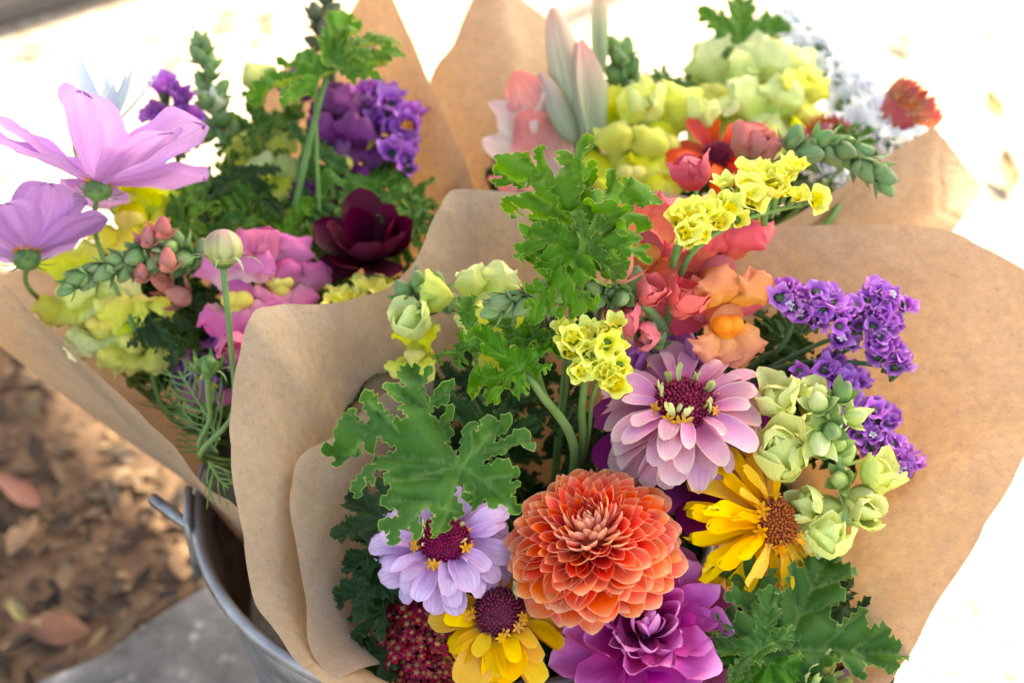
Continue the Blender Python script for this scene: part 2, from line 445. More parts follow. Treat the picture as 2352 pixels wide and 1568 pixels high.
V, Fc, UV = box_vf(0, bl, 0, .16, 0, .24)
tb = part('timber_beam', mesh('timber_beam', V, Fc, mat_timber(), smooth=False))
tb.location = b0_; tb.rotation_euler = (0, 0, math.atan2(bd.y, bd.x))
bv = tb.modifiers.new('bevel', 'BEVEL'); bv.width = .012; bv.segments = 2
tag(tb, 'weathered dark grey timber beam lying on the ground at the upper left corner', 'timber')

# ---- unseen awning added to shade the bucket, cut to the wanted shadow outline
HA = 2.4; sh = SUN_H * (HA / math.tan(SUN_EL))
shade = [(-.60, 1.245), (-.515, 1.135), (-.20, .75), (-.055, .59), (-.02, .49), (.03, .40), (.06, .25), (.02, -.5), (-2.2, -.9), (-2.4, 2.3), (-1.9, 2.6)]
added_canopy = [(x + sh.x, y + sh.y) for x, y in shade]
mcan = mat_plain('added_awning_canvas', (.62, .58, .50), (.55, .51, .44), rough=.9, scale=30, transl=.0)
aw = root('added_shade_awning', 'plain canvas awning on two poles, added unseen outside the picture to shade the bucket', 'awning', Matrix.Translation((added_canopy[7][0], added_canopy[7][1], 0)))
wpart('canvas', sheet('canvas', added_canopy[::-1], HA, mcan, .02), aw)
for q in (added_canopy[0], added_canopy[6]):
    wpart('pole', tube('pole', [(q[0] + .12, q[1] + .1, -.03), (q[0] + .12, q[1] + .1, HA + .03)], [.02, .02], mat_plain('added_awning_pole', (.5, .5, .5), metal=.8), n=2), aw)

# ================================================================== bucket
def mat_zinc():
    m, nt, b = nodes('galvanised_steel')
    tc = nt.nodes.new('ShaderNodeTexCoord')
    v = N(nt, 'ShaderNodeTexVoronoi', {'Vector': tc.outputs['Object'], 'Scale': 70.})
    nz = N(nt, 'ShaderNodeTexNoise', {'Vector': tc.outputs['Object'], 'Scale': 25., 'Detail': 6., 'Roughness': .7})
    col = mix(nt, .35, ramp(nt, nz.outputs[0], [(.3, (.17, .165, .16)), (.6, (.34, .335, .33)), (.8, (.46, .455, .45))]), v.outputs['Color'], 'SOFT_LIGHT')
    hs = N(nt, 'ShaderNodeHueSaturation', {'Color': col, 'Saturation': .12})
    nt.links.new(hs.outputs[0], b.inputs['Base Color']); b.inputs['Metallic'].default_value = .85
    nt.links.new(maprange(nt, nz.outputs[0], .3, .7, .32, .62), b.inputs['Roughness'])
    nt.links.new(bumpn(nt, nz.outputs[0], .15, .002), b.inputs['Normal']); return m
MZ = mat_zinc()
BC = Vector((-.0346, .6424, 0)); BR = .167; BH = .30
bk = root('bucket', 'galvanised metal bucket with a rolled rim holding the wrapped bouquets', 'bucket', Matrix.Translation(BC))
def lathe(name, prof, mat, n=96):
    V = [(r * cos(2 * pi * k / n), r * sin(2 * pi * k / n), z) for r, z in prof for k in range(n)]
    return mesh(name, V, gridf(len(prof), n, True), mat)
part('wall', lathe('bucket_wall', [(.0, .004), (.124, .004), (.126, .004), (.128, .012), (.137, .09), (.1375, .094), (.1395, .098), (.1395, .104), (.138, .108), (.1545, .235), (.156, .24), (.156, .245), (.1555, .25), (BR - .003, BH), (BR - .0045, BH), (.123, .012), (0, .012)], MZ), bk)
part('rim', lathe('bucket_rim', [(BR - .001 + .0042 * cos(a), BH + .0055 * sin(a)) for a in np.linspace(-pi, pi, 13)], MZ), bk)
# lug and the wire bail folded down on the left
lug_a = math.atan2((P(440, 1205, .9) - BC).y, (P(440, 1205, .9) - BC).x)
q0 = P(432, 1206, .895); q1 = P(352, 1146, .915)
ear = part('handle_lug', mesh('handle_lug', *(lambda t: (t[0], t[1], MZ, t[2]))(box_vf(-.017, .017, -.002, .003, -.04, .012))), bk)
ear.matrix_basis = Matrix.Rotation(lug_a + pi / 2, 4, 'Z') @ Matrix.Translation((0, -BR - .004, BH))
mb = ear.modifiers.new('bevel', 'BEVEL'); mb.width = .0015
out = (BC + Vector((cos(lug_a), sin(lug_a), 0)) * (BR + .006)); out.z = BH - .006
wpart('bail', tube('bail', [tuple(out), tuple(q0), tuple(q0.lerp(q1, .5)), tuple(q1)], [.0028, .0032, .0042, .004], MZ, n=14), bk)

# ================================================================== kraft paper wraps
def mat_kraft():
    m, nt, b = nodes('kraft_paper')
    tc = nt.nodes.new('ShaderNodeTexCoord')
    a = N(nt, 'ShaderNodeTexNoise', {'Vector': tc.outputs['Object'], 'Scale': 22., 'Detail': 5., 'Roughness': .6})
    mp = N(nt, 'ShaderNodeMapping', {'Vector': tc.outputs['Object'], 'Scale': (700, 700, 260)})
    f = N(nt, 'ShaderNodeTexNoise', {'Vector': mp.outputs[0], 'Scale': 1., 'Detail': 3., 'Roughness': .7})
    sp = N(nt, 'ShaderNodeTexNoise', {'Vector': tc.outputs['Object'], 'Scale': 420., 'Detail': 1.})
    col = ramp(nt, a.outputs[0], [(.3, (.41, .325, .225)), (.7, (.50, .41, .295))])
    col = mix(nt, maprange(nt, f.outputs[0], .3, .7, 0, .3), col, (.30, .22, .14))
    col = mix(nt, maprange(nt, sp.outputs[0], .68, .74, 0, .5), col, (.25, .15, .08))
    mot = N(nt, 'ShaderNodeTexNoise', {'Vector': tc.outputs['Object'], 'Scale': 150., 'Detail': 5., 'Roughness': .75})
    tcol = ramp(nt, mot.outputs[0], [(.3, (.48, .22, .07)), (.6, (.80, .42, .14)), (.75, (.90, .56, .22))])
    b.inputs['Roughness'].default_value = .62; b.inputs['Specular IOR Level'].default_value = .25
    wv = N(nt, 'ShaderNodeTexNoise', {'Vector': tc.outputs['Object'], 'Scale': 7., 'Detail': 3.})
    wp = N(nt, 'ShaderNodeVectorMath', {0: tc.outputs['Object'], 1: N(nt, 'ShaderNodeVectorMath', {0: wv.outputs['Color'], 1: (.12, .12, .12)}, operation='MULTIPLY').outputs[0]}, operation='ADD')
    vo = N(nt, 'ShaderNodeTexVoronoi', {'Vector': wp.outputs[0], 'Scale': 9., 'Randomness': 1.}, feature='DISTANCE_TO_EDGE')
    cr = math_(nt, 'MULTIPLY', maprange(nt, vo.outputs['Distance'], 0, .05), maprange(nt, a.outputs[0], .45, .6, 0, 1.1))
    for nrm_, off in (((.83, .31, -.46), .31), ((.25, -.90, .35), -.47), ((-.62, .42, .66), .47), ((.55, .80, -.2), .37), ((.9, -.35, .25), -.17)):      # straight fold lines
        dt = N(nt, 'ShaderNodeVectorMath', {0: tc.outputs['Object'], 1: nrm_}, operation='DOT_PRODUCT')
        fl = maprange(nt, math_(nt, 'ABSOLUTE', math_(nt, 'SUBTRACT', math_(nt, 'ADD', dt.outputs['Value'], math_(nt, 'MULTIPLY', a.outputs[0], .012)), off)), 0, .004, 0, 1.6)
        cr = math_(nt, 'ADD', cr, fl)
    leafy(nt, b, col, .30, tcol, bumpn(nt, math_(nt, 'ADD', math_(nt, 'ADD', f.outputs[0], cr), math_(nt, 'MULTIPLY', a.outputs[0], 3.)), .4, .0012))
    return m
MK = mat_kraft()
def wrap_sheet(name, lip, neck, rn, rt, nS=150, nT=44, bulge=.10, inset=0.0, wob=.004, seed=1, t0=0.0, curl=None, belly=0.0, hx=.42, hz=.80, crease=.009):
    """paper surface from a ring round the stems out to a wavy lip; lip: list of points"""
    L = catmull([tuple(q) for q in lip], nS)
    neck = np.array(neck, float); cen = L.mean(0)
    V = []; uv = []
    Vn = np.zeros((nT, nS, 3))
    for j in range(nS):
        l = L[j]; rad = l - neck; rad[2] = 0; rad /= np.linalg.norm(rad) + 1e-9
        b_ = neck + rad * rn
        c_ = b_ + (l - b_) * np.array([hx, hx, hz]) + rad * (bulge - .10) * np.linalg.norm(l - b_)
        for i in range(nT):
            t = t0 + (1 - t0) * i / (nT - 1)
            q = (1 - t) ** 2 * b_ + 2 * t * (1 - t) * c_ + t * t * l
            w = wob * t * (noise.noise(Vector(q) * 9 + Vector((seed * 7.7, 0, 0))) + .5 * noise.noise(Vector(q) * 24 + Vector((0, seed * 3.3, 0))))
            qa = Vector((q[0] * 1.0, q[1] * 1.0, q[2] * .45))
            w += crease * t * (abs(noise.noise(qa * 11 + Vector((seed, 5, 0)))) - .25) + crease * .45 * (abs(noise.noise(qa * 31 + Vector((seed, 9, 0)))) - .25)
            q = q + rad * w - rad * inset * (1 - .3 * t)
            Vn[i, j] = q
    if curl is not None:      # roll the lip outwards where asked
        for j in range(nS):
            amt = curl(j / (nS - 1))
            if amt <= 0: continue
            l = L[j]; rad = l - neck; rad[2] = 0; rad /= np.linalg.norm(rad)
            for i in range(nT):
                t = i / (nT - 1)
                if t > .82:
                    k = ((t - .82) / .18)
                    Vn[i, j] += rad * amt * k ** 2 - np.array([0, 0, amt * .9]) * k ** 3
    V = Vn.reshape(-1, 3)
    uv = [(j / (nS - 1), i / (nT - 1)) for i in range(nT) for j in range(nS)]
    return mesh(name, V, gridf(nT, nS), MK, uv)
NF = P(1180, 1420, .92); NF.z = .20
NL = Vector((-.12, .66, .20)); NR = Vector((.04, .70, .20))
# --- front bouquet
lipF = [P(*q) for q in [(1050, 1720, .69), (860, 1625, .72), (690, 1520, .755), (600, 1430, .772), (556, 1320, .782), (538, 1180, .788), (527, 1050, .792), (524, 950, .797), (541, 830, .803), (572, 722, .81),
        (640, 700, .832), (735, 698, .85), (830, 678, .862), (905, 655, .868), (965, 600, .876), (1000, 520, .885), (1030, 458, .893), (1072, 441, .90), (1200, 436, .908), (1400, 433, .912), (1550, 446, .912), (1680, 484, .905), (1780, 510, .895),
        (1900, 515, .89), (2050, 514, .884), (2180, 526, .876), (2290, 574, .866), (2400, 655, .855), (2490, 790, .838), (2450, 930, .82), (2352, 1040, .803), (2240, 1228, .788), (2180, 1330, .78), (2120, 1430, .772), (2052, 1568, .758), (1900, 1690, .738), (1600, 1770, .71), (1300, 1770, .695)]]
wf = root('paper_wrap', 'brown kraft paper cone wrapped round the sharp front bouquet with the orange dahlia', 'paper wrap', Matrix.Translation(NF))
o = wpart('paper_sheet', wrap_sheet('front_paper', lipF, NF, .075, .2, nS=320, nT=60, bulge=.10, seed=2, wob=.006), wf)
lipF2 = [P(*q) for q in [(760, 1575, .745), (705, 1500, .765), (692, 1400, .785), (684, 1290, .795), (672, 1190, .802), (670, 1110, .807), (688, 1046, .812), (760, 1000, .83), (840, 930, .85), (905, 880, .862), (980, 830, .87)]]
wpart('paper_sheet', wrap_sheet('front_inner_paper', lipF2, NF, .07, .2, nS=120, nT=44, bulge=.04, seed=5, wob=.004, inset=.003), wf)
# --- left rear bouquet
lipL = [P(*q) for q in [(560, 1180, .835), (530, 1150, .845), (400, 1032, .86), (300, 932, .872), (150, 790, .895), (46, 684, .912), (10, 655, .918), (-60, 660, .94), (-150, 660, 1.0), (-60, 640, 1.05), (100, 610, 1.08), (330, 560, 1.10), (480, 460, 1.10), (570, 290, 1.09),
        (612, 195, 1.088), (650, 152, 1.085), (770, 70, 1.06), (830, -10, 1.04), (868, -40, 1.03), (905, -5, 1.02), (942, 85, 1.005), (978, 185, .995), (1005, 240, .99), (1035, 300, .985), (1062, 360, .98), (1088, 435, .97), (1100, 520, .955), (1090, 640, .94)]]
wl_ = root('paper_wrap', 'brown kraft paper wrapped round the left rear bouquet with the pink cosmos', 'paper wrap', Matrix.Translation(NL))
wpart('paper_sheet', wrap_sheet('left_paper', lipL, NL, .04, .2, nS=260, nT=50, bulge=.10, seed=9, wob=.006, hx=.80, hz=.60), wl_)
# --- right rear bouquet
lipR = [P(*q) for q in [(1075, 470, .97), (1030, 330, 1.02), (985, 190, 1.045), (1040, 90, 1.05), (1090, -15, 1.055), (1140, -60, 1.06), (1195, -5, 1.065), (1265, 52, 1.07), (1310, 130, 1.08), (1350, 260, 1.09), (1450, 360, 1.10), (1640, 420, 1.10), (1990, 330, 1.10), (2100, 330, 1.05),
        (2142, 296, 1.0), (2200, 360, .99), (2252, 432, .98), (2225, 480, .97), (2190, 530, .955), (2050, 640, .93), (1900, 700, .92)]]
wr = root('paper_wrap', 'brown kraft paper wrapped round the right rear bouquet with the red strawflower', 'paper wrap', Matrix.Translation(NR))
wpart('paper_sheet', wrap_sheet('right_paper', lipR[:12], NR, .04, .2, nS=200, nT=50, bulge=.10, seed=14, wob=.005), wr)
# its near right corner is turned forwards
c0 = [P(1700, 545, .95), P(1790, 515, .955), P(1850, 482, .96), P(1950, 418, .965), P(2050, 352, .97), P(2125, 303, .975), P(2144, 296, .98), P(2160, 312, .98), P(2205, 372, .978), P(2250, 432, .972), P(2225, 480, .962), P(2192, 530, .952), P(2120, 620, .94)]
wpart('paper_sheet', wrap_sheet('right_corner_paper', c0, NR, .05, .2, nS=140, nT=44, bulge=.05, seed=17, wob=.003), wr)

# ================================================================== plant materials
def hx(h):
    h = h.lstrip('#'); c = [int(h[i:i + 2], 16) / 255 for i in (0, 2, 4)]
    return tuple(x / 12.92 if x <= .04045 else ((x + .055) / 1.055) ** 2.4 for x in c)
M_LEAF = mat_green('geranium_leaf', (.044, .145, .012), (.14, .25, .045), edge=(.40, .50, .12), vein=(.16, .30, .06), transl=.22, spec=.28)
M_LEAFY = mat_green('young_leaf', (.078, .23, .010), (.28, .38, .05), edge=(.48, .58, .13), vein=(.20, .40, .06), transl=.28, spec=.28)
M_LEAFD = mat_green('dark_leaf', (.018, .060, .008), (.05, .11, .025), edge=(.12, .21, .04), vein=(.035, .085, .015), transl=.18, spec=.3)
M_STEM = mat_plain('green_stem', (.13, .26, .06), (.20, .34, .10), scale=90, rough=.45, transl=.12)
M_STEMD = mat_plain('dark_stem', (.055, .11, .04), (.09, .16, .05), scale=90, rough=.5)
M_STEMP = mat_plain('pale_stem', (.26, .42, .17), (.33, .5, .22), scale=120, rough=.5, transl=.12)
M_BUD = mat_petal('green_bud', [(0, (.14, .28, .09)), (.6, (.24, .40, .14)), (1, (.22, .30, .14))], edge=(.33, .36, .22), edge_w=(.8, 1.05), transl=.2, vein=.18, rough=.5)
M_BUDP = mat_petal('pink_bud', [(0, (.22, .34, .12)), (.35, (.55, .26, .2)), (1, (.72, .2, .2))], transl=.25, vein=.12)
M_BUDPALE = mat_petal('pale_bud', [(0, (.40, .58, .16)), (.5, (.62, .74, .26)), (1, (.85, .86, .50))], transl=.3, vein=.1)
M_SEPAL = mat_green('sepal', (.12, .26, .06), (.18, .32, .09), transl=.2)

# ================================================================== leaves
def geranium_vf(seed=0, lobes=None, tooth=.036, droop=.25, fold=.35, wave=.05, tiltv=.25, sinus=.22, sec=1.0, density=.042, traced=None, mirror=1, jit=0.0):
    rg = random.Random(seed)
    lobes = lobes or [(-140, .55), (-95, .80), (-48, .95), (0, 1.0), (48, .95), (95, .80), (140, .55)]
    lobes = [(a + rg.uniform(-6, 6), l * rg.uniform(.9, 1.08)) for a, l in lobes]
    sk = []; veins = []; tips = []
    nl = len(lobes)
    for i, (a, l) in enumerate(lobes):
        ar = radians(a + 90); d = np.array([cos(ar), sin(ar)]); n = np.array([-sin(ar), cos(ar)])
        j = lambda s=.025: np.array([rg.uniform(-s, s), rg.uniform(-s, s)])
        gl_ = [radians(a - lobes[i - 1][0]) if i else 9., radians(lobes[i + 1][0] - a) if i < nl - 1 else 9.]
        def at(al, la):
            q = d * al * l + n * la * l * sec + j()
            x, y = q @ d, q @ n; r_ = math.hypot(x, y); an = math.atan2(y, x)
            lo, hi = -.44 * gl_[0] + .03 / r_, .44 * gl_[1] - .03 / r_
            an = min(max(an, lo), hi); return r_ * (d * cos(an) + n * sin(an))
        if i == 0: sk.append((d * .06 - n * .10) * 1)
        sides = []
        gaps = [abs(a - lobes[q][0]) for q in (i - 1, i + 1) if 0 <= q < nl]
        lim = .62 * sin(radians(min(gaps) / 2)) * .92
        w1 = min(rg.uniform(.27, .36), lim); w2 = min(rg.uniform(.16, .22), lim * .9)
        for sg in (-1, 1):
            p1 = at(rg.uniform(.55, .66), sg * w1); s1 = at(rg.uniform(.60, .66), sg * .10)
            p2 = at(rg.uniform(.82, .90), sg * w2); s2 = at(.88, sg * .075)
            sides.append((p1, s1, p2, s2))
            veins += [(d * l * .30, p1, .6), (d * l * .55, p2, .6)]
        tip = d * l + j(.02); tips.append((d, l, ar)); veins.append((np.zeros(2), tip, 1.0))
        sk += [at(.40, -.13), sides[0][0], sides[0][1], sides[0][2], sides[0][3], at(.97, -.05), tip, at(.97, .05), sides[1][3], sides[1][2], sides[1][1], sides[1][0], at(.40, .13)]
        if i < nl - 1:
            am = radians((a + lobes[i + 1][0]) / 2 + 90); rs = sinus * rg.uniform(.8, 1.25)
            sk.append(np.array([cos(am), sin(am)]) * rs)
        else: sk.append(d * .06 + n * .10)
    if traced:
        pts_, tips_, c0, S_ = traced
        f = lambda q: np.array([mirror * (q[0] - c0[0]) / S_, -(q[1] - c0[1]) / S_]) * (1 + jit * noise.noise(Vector((q[0] / 300, q[1] / 300, seed)))) + np.array([rg.uniform(-jit, jit) * .1, rg.uniform(-jit, jit) * .1])
        sk = [f(q) for q in pts_]
        ar_ = sum(sk[k - 1][0] * sk[k][1] - sk[k][0] * sk[k - 1][1] for k in range(len(sk)))
        if ar_ < 0: sk = sk[::-1]
        new = []
        for k in range(len(sk)):          # open the sinuses a little
            A, B, C = sk[k - 1], sk[k], sk[(k + 1) % len(sk)]
            t1, t2 = (B - A) / (np.linalg.norm(B - A) + 1e-9), (C - B) / (np.linalg.norm(C - B) + 1e-9)
            cr_ = t1[0] * t2[1] - t1[1] * t2[0]; t = t1 + t2; t /= np.linalg.norm(t) + 1e-9
            new.append(B + np.array([-t[1], t[0]]) * (.026 if cr_ < -.3 else .004 if cr_ < .3 else -.008))
        sk = new
        veins = []; tips = []
        for q, main in tips_:
            t_ = f(q); veins.append((np.zeros(2), t_, 1.0)) if main is None else veins.append((f(main), t_, .6))
            if main is None: ll = np.linalg.norm(t_); tips.append((t_ / ll, ll, math.atan2(t_[1], t_[0])))
    out = []
    for k in range(len(sk)):
        A, B = np.array(sk[k]), np.array(sk[(k + 1) % len(sk)])
        ln = np.linalg.norm(B - A); n = max(1, round(ln / (.06 if traced else .075)))
        if k == len(sk) - 1 and not traced: n = 1
        t = (B - A) / (ln + 1e-9); nr = np.array([t[1], -t[0]])
        for m in range(n):
            out.append(A + t * ln * m / n)
            if n > 1 or ln > .05:
                out.append(A + t * ln * (m + .55) / n + nr * tooth * (.62 if traced else 1) * rg.uniform(.6, 1.4))
    out = np.array(out)
    # interior points
    xs = np.arange(-1.1, 1.1, density); pts = []
    for r, y in enumerate(np.arange(-1.1, 1.15, density * .87)):
        for x in xs: pts.append((x + (r % 2) * density / 2, y))
    pts = np.array(pts)
    def seg_d(Q, A, B):
        d = B - A; t = np.clip(((Q - A) @ d) / (d @ d + 1e-12), 0, 1); return np.linalg.norm(Q - A - t[:, None] * d, axis=1)
    def edge_d(Q): return np.min([seg_d(Q, out[k], out[(k + 1) % len(out)]) for k in range(len(out))], axis=0)
    x, y = pts[:, 0], pts[:, 1]; inside = np.zeros(len(pts), bool)
    for k in range(len(out)):
        (x1, y1), (x2, y2) = out[k], out[(k + 1) % len(out)]
        c = ((y1 > y) != (y2 > y)) & (x < (x2 - x1) * (y - y1) / (y2 - y1 + 1e-12) + x1); inside ^= c
    pts = pts[inside]; ed = edge_d(pts); pts = pts[ed > .022]
    ring = []
    for k in range(len(out)):
        A, B, C = out[k - 1], out[k], out[(k + 1) % len(out)]
        t = C - A; t /= np.linalg.norm(t) + 1e-9; nr = np.array([-t[1], t[0]]); ring.append(B + nr * .016)
    vpts = []
    for A, B, w in veins:
        for m in range(1, 22): vpts.append(A + (B - A) * m / 22)
    allp = [Vector(q) for q in out] + [Vector(q) for q in pts] + [Vector(q) for q in ring] + [Vector(q) for q in vpts]
    vv, _, ff, *_r = geometry.delaunay_2d_cdt(allp, [], [list(range(len(out)))], 1, 1e-5)
    Q = np.array([(q.x, q.y) for q in vv])
    ff = [tuple(f) if (lambda a, b, c_: (b[0] - a[0]) * (c_[1] - a[1]) - (b[1] - a[1]) * (c_[0] - a[0]))(Q[f[0]], Q[f[1]], Q[f[2]]) > 0 else tuple(reversed(f)) for f in ff]
    cnt = {}
    for f in ff:
        for k in range(len(f)):
            kk = tuple(sorted((f[k], f[(k + 1) % len(f)]))); cnt[kk] = cnt.get(kk, 0) + 1
    rim_e = [k for k, n_e in cnt.items() if n_e == 1]
    e = np.min([seg_d(Q, Q[i_], Q[j_]) for i_, j_ in rim_e], axis=0); eattr = np.clip(1 - e / .011, 0, 1)
    dm = np.min([seg_d(Q, A, B) for A, B, w in veins if w == 1], axis=0)
    dv_ = np.min([seg_d(Q, A, B) / w for A, B, w in veins], axis=0)
    vat = np.clip(1 - dv_ / .017, 0, 1)
    r = np.linalg.norm(Q, axis=1); ang = np.arctan2(Q[:, 1], Q[:, 0])
    z = fold * np.minimum(dm, .25) * np.clip(r * 2.2, 0, 1) * .8
    z += .075 * np.clip(dv_ / .10, 0, 1) ** .8
    z -= droop * r ** 2
    for i, (d, l, ar) in enumerate(tips):
        wgt = np.exp(-((np.angle(np.exp(1j * (ang - ar)))) / .38) ** 2)
        z += rg.uniform(-tiltv, tiltv) * wgt * np.clip(r - .15, 0, 2) ** 1.3
        z += rg.uniform(-.25, .12) * wgt * np.clip(r - .5, 0, 2) ** 2
    ph = rg.uniform(0, 6)
    z += wave * np.clip(1 - e / .15, 0, 1) * np.array([noise.noise(Vector((a * 5, b * 5, ph))) for a, b in Q]) * 1.6
    z += .03 * np.array([noise.noise(Vector((a * 2.2, b * 2.2, ph + 9))) for a, b in Q])
    V = np.column_stack([Q, z]); 
    return V, [tuple(f) for f in ff], {'edge': eattr, 'vein': vat}
# outline of a deeply cut scented-geranium leaf: lobe corners, vein ends, petiole point, unit
CUT = ([(1255, 880), (1330, 900), (1420, 905), (1535, 965), (1455, 1020), (1540, 1045), (1500, 1110), (1545, 1215), (1480, 1255), (1420, 1180), (1350, 1245), (1310, 1190), (1300, 1130), (1190, 1225), (1165, 1150), (1110, 1130), (1140, 1090), (1085, 1020), (1080, 1110),
        (1110, 1210), (1100, 1270), (1030, 1290), (1030, 1400), (980, 1410), (930, 1465), (900, 1380), (895, 1290), (870, 1245), (820, 1310), (835, 1410), (790, 1465), (740, 1400), (690, 1410), (670, 1500), (600, 1505), (570, 1420), (515, 1350), (560, 1300), (640, 1270), (660, 1240),
        (560, 1200), (525, 1160), (620, 1100), (700, 1110), (780, 1120), (815, 1070), (770, 1050), (640, 1075), (545, 1010), (590, 965), (660, 960), (645, 905), (720, 900), (800, 890), (850, 915), (930, 890), (800, 862), (780, 800), (810, 740), (760, 720), (700, 790),
        (600, 840), (610, 930), (540, 945), (465, 940), (460, 1025), (395, 1005), (330, 1110), (290, 1020), (350, 930), (370, 890), (420, 840), (430, 790), (520, 775), (640, 745), (540, 712), (470, 670), (440, 730), (395, 750), (345, 670), (310, 780), (220, 780), (190, 850), (110, 830), (130, 740), (40, 740), (40, 680), (130, 625), (110, 580),
        (190, 500), (265, 435), (330, 500), (400, 530), (340, 350), (420, 350), (480, 420), (530, 480), (600, 545), (720, 575), (645, 470), (690, 430), (590, 400), (530, 320), (590, 290), (690, 310), (600, 160), (650, 80), (745, 70), (780, 190), (840, 130), (875, 150), (820, 260), (860, 350), (920, 290), (1000, 260), (1045, 300), (1000, 360), (1005, 410), (900, 440), (885, 480),
        (920, 490), (1030, 450), (1035, 500), (1000, 570), (1030, 600), (1000, 690), (1040, 760), (1085, 840), (1110, 680), (1140, 610), (1205, 590), (1215, 700), (1250, 620), (1280, 540), (1325, 530), (1360, 560), (1430, 530), (1475, 560), (1440, 630), (1370, 680), (1345, 730), (1480, 680), (1530, 665), (1610, 680), (1605, 720), (1650, 780), (1600, 800), (1540, 780), (1440, 820), (1430, 855), (1330, 850)],
       [((1510, 1190), None), ((950, 1420), None), ((620, 1470), (900, 1180)), ((580, 1160), (900, 1180)), ((590, 1000), (960, 980)), ((1090, 1230), (950, 1200)), ((330, 1060), None), ((100, 720), None), ((390, 380), (640, 640)), ((240, 470), (470, 600)), ((180, 800), (400, 640)), ((690, 100), None), ((590, 340), (800, 440)), ((1000, 290), (840, 420)), ((1000, 520), (900, 560)), ((850, 170), (760, 280)), ((1420, 560), None), ((1600, 730), (1250, 790)), ((1180, 630), (1180, 790)), ((1500, 980), (1250, 1000)), ((1190, 1190), (1200, 1000))], (1110, 885), 1050.)
LEAFM = {}
def leaf_mesh(key, mat, **k):
    kk = (key, mat.name)
    if kk not in LEAFM:
        if key not in LEAFM: LEAFM[key] = geranium_vf(**k)
        V, F_c, at = LEAFM[key]
        LEAFM[kk] = mesh('leaf_blade', V, F_c, mat, None, at)
    return LEAFM[kk]
LV = {'a': dict(seed=1, droop=.16, fold=.60, wave=.12, tiltv=.40, traced=CUT),
      'b': dict(seed=2, droop=.30, fold=.5, wave=.10, tiltv=.45, traced=CUT, mirror=-1, jit=.12),
      'g': dict(seed=12, droop=.35, fold=.55, wave=.12, tiltv=.55, traced=CUT, mirror=1, jit=.15),
      'c': dict(seed=3, droop=.18, fold=.5, wave=.10, tiltv=.35, lobes=[(-100, .7), (-50, .95), (0, 1.0), (50, .95), (100, .7)]),
      'd': dict(seed=4, droop=.45, fold=.65, wave=.28, tiltv=.8, tooth=.035, sec=1.15),
      'e': dict(seed=5, droop=.16, fold=.5, wave=.12, tiltv=.35, sinus=.40, sec=1.15, lobes=[(-120, .7), (-62, .95), (0, 1.0), (62, .95), (120, .7)]),
      'f': dict(seed=6, droop=.35, fold=.4, wave=.12, tiltv=.5, lobes=[(-75, .8), (-35, 1.0), (8, 1.0), (50, .9)])}
def LM(key, mat): return leaf_mesh(key, mat, **LV[key])
def geranium_leaf(label, at, nrm, ydir, size, key='a', mat=None, stem_to=None, group=None, sx=1.0, stemr=.0013):
    mat = mat or M_LEAF
    M = frame(at, nrm, ydir)
    r = root('geranium_leaf', label, 'leaf', M, group)
    part('blade', LM(key, mat), r, Matrix.Diagonal((size * sx, size, size, 1)))
    if stem_to is not None:
        pts = [stem_to] if isinstance(stem_to, Vector) else stem_to
        wpart('petiole', tube('petiole', [tuple(at - nrm.normalized() * .001)] + [tuple(q) for q in pts], [stemr * .8, stemr, stemr * 1.25], M_STEM, n=44), r)
    return r
def leaf_part(rt, at, nrm, ydir, size, key='a', mat=None, name='leaf'):
    """a leaf that belongs to a flower stem"""
    M = MW[rt.name].inverted() @ frame(at, nrm, ydir) @ Matrix.Diagonal((size, size, size, 1))
    return part(name, LM(key, mat or M_LEAFD), rt, M)
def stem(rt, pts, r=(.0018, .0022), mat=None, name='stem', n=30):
    return wpart(name, tube(name, [tuple(q) for q in pts], list(r), mat or M_STEM, n=n), rt)

# ================================================================== flower kinds
MC = {}
def PMesh(key, mat, **k):
    kk = (key, mat.name)
    if kk not in MC: MC[kk] = petal('petal', mat, **k)
    return MC[kk]
def tuft_vf(R, H, n, ln, rg, hole=0.0, zoff=0.0, wid=.0007, lean=.3):
    """a dome crowded with little upright florets"""
    lst = [ell_vf(R * .93, R * .93, H * .9, (0, 0, zoff), 8, 18)]
    for i in range(n):
        t = (i + .5) / n; th = math.acos(1 - t * (1 - cos(radians(88)))); az = i * 2.39996
        d = Vector((sin(th) * cos(az), sin(th) * sin(az), cos(th)))
        if th < hole: continue
        b_ = Vector((d.x * R * .9, d.y * R * .9, d.z * H * .88 + zoff))
        nrm = Vector((d.x / R, d.y / R, d.z / H)).normalized()
        tip = b_ + (nrm + Vector((rg.uniform(-lean, lean), rg.uniform(-lean, lean), rg.uniform(0, lean)))).normalized() * ln * rg.uniform(.6, 1.25)
        lst.append(tube_vf([tuple(b_), tuple(b_.lerp(tip, .6)), tuple(tip)], [wid * .8, wid, wid * .35], 3, 4))
    return merge(lst)
def cup_floret_vf(R, H, n=5, nu=5, seed=0, ruf=.25, lob=.25, tube_len=0.0):
    """little papery funnel with a frilled mouth, opening to +Z"""
    rg = random.Random(seed); nv = n * 6; V = []; uv = []; ph = rg.uniform(0, 6)
    for i in range(nu):
        t = i / (nu - 1)
        for j in range(nv):
            a = 2 * pi * j / nv
            r = R * (.12 + .88 * t ** .9) * (1 - lob * (.5 - .5 * cos(n * a)) * t ** 3) * (1 + .12 * t * cos(a * 2 + ph))
            z = H * (t ** .8) - tube_len * (1 - t) ** 4 + ruf * R * t ** 2 * sin(n * a * 1.0 + ph) * .6 + ruf * .25 * R * t ** 2 * sin(3 * n * a)
            V.append((r * cos(a), r * sin(a), z)); uv.append((j / nv, t))
    Fc = gridf(nu, nv, True)
    return V, Fc, uv

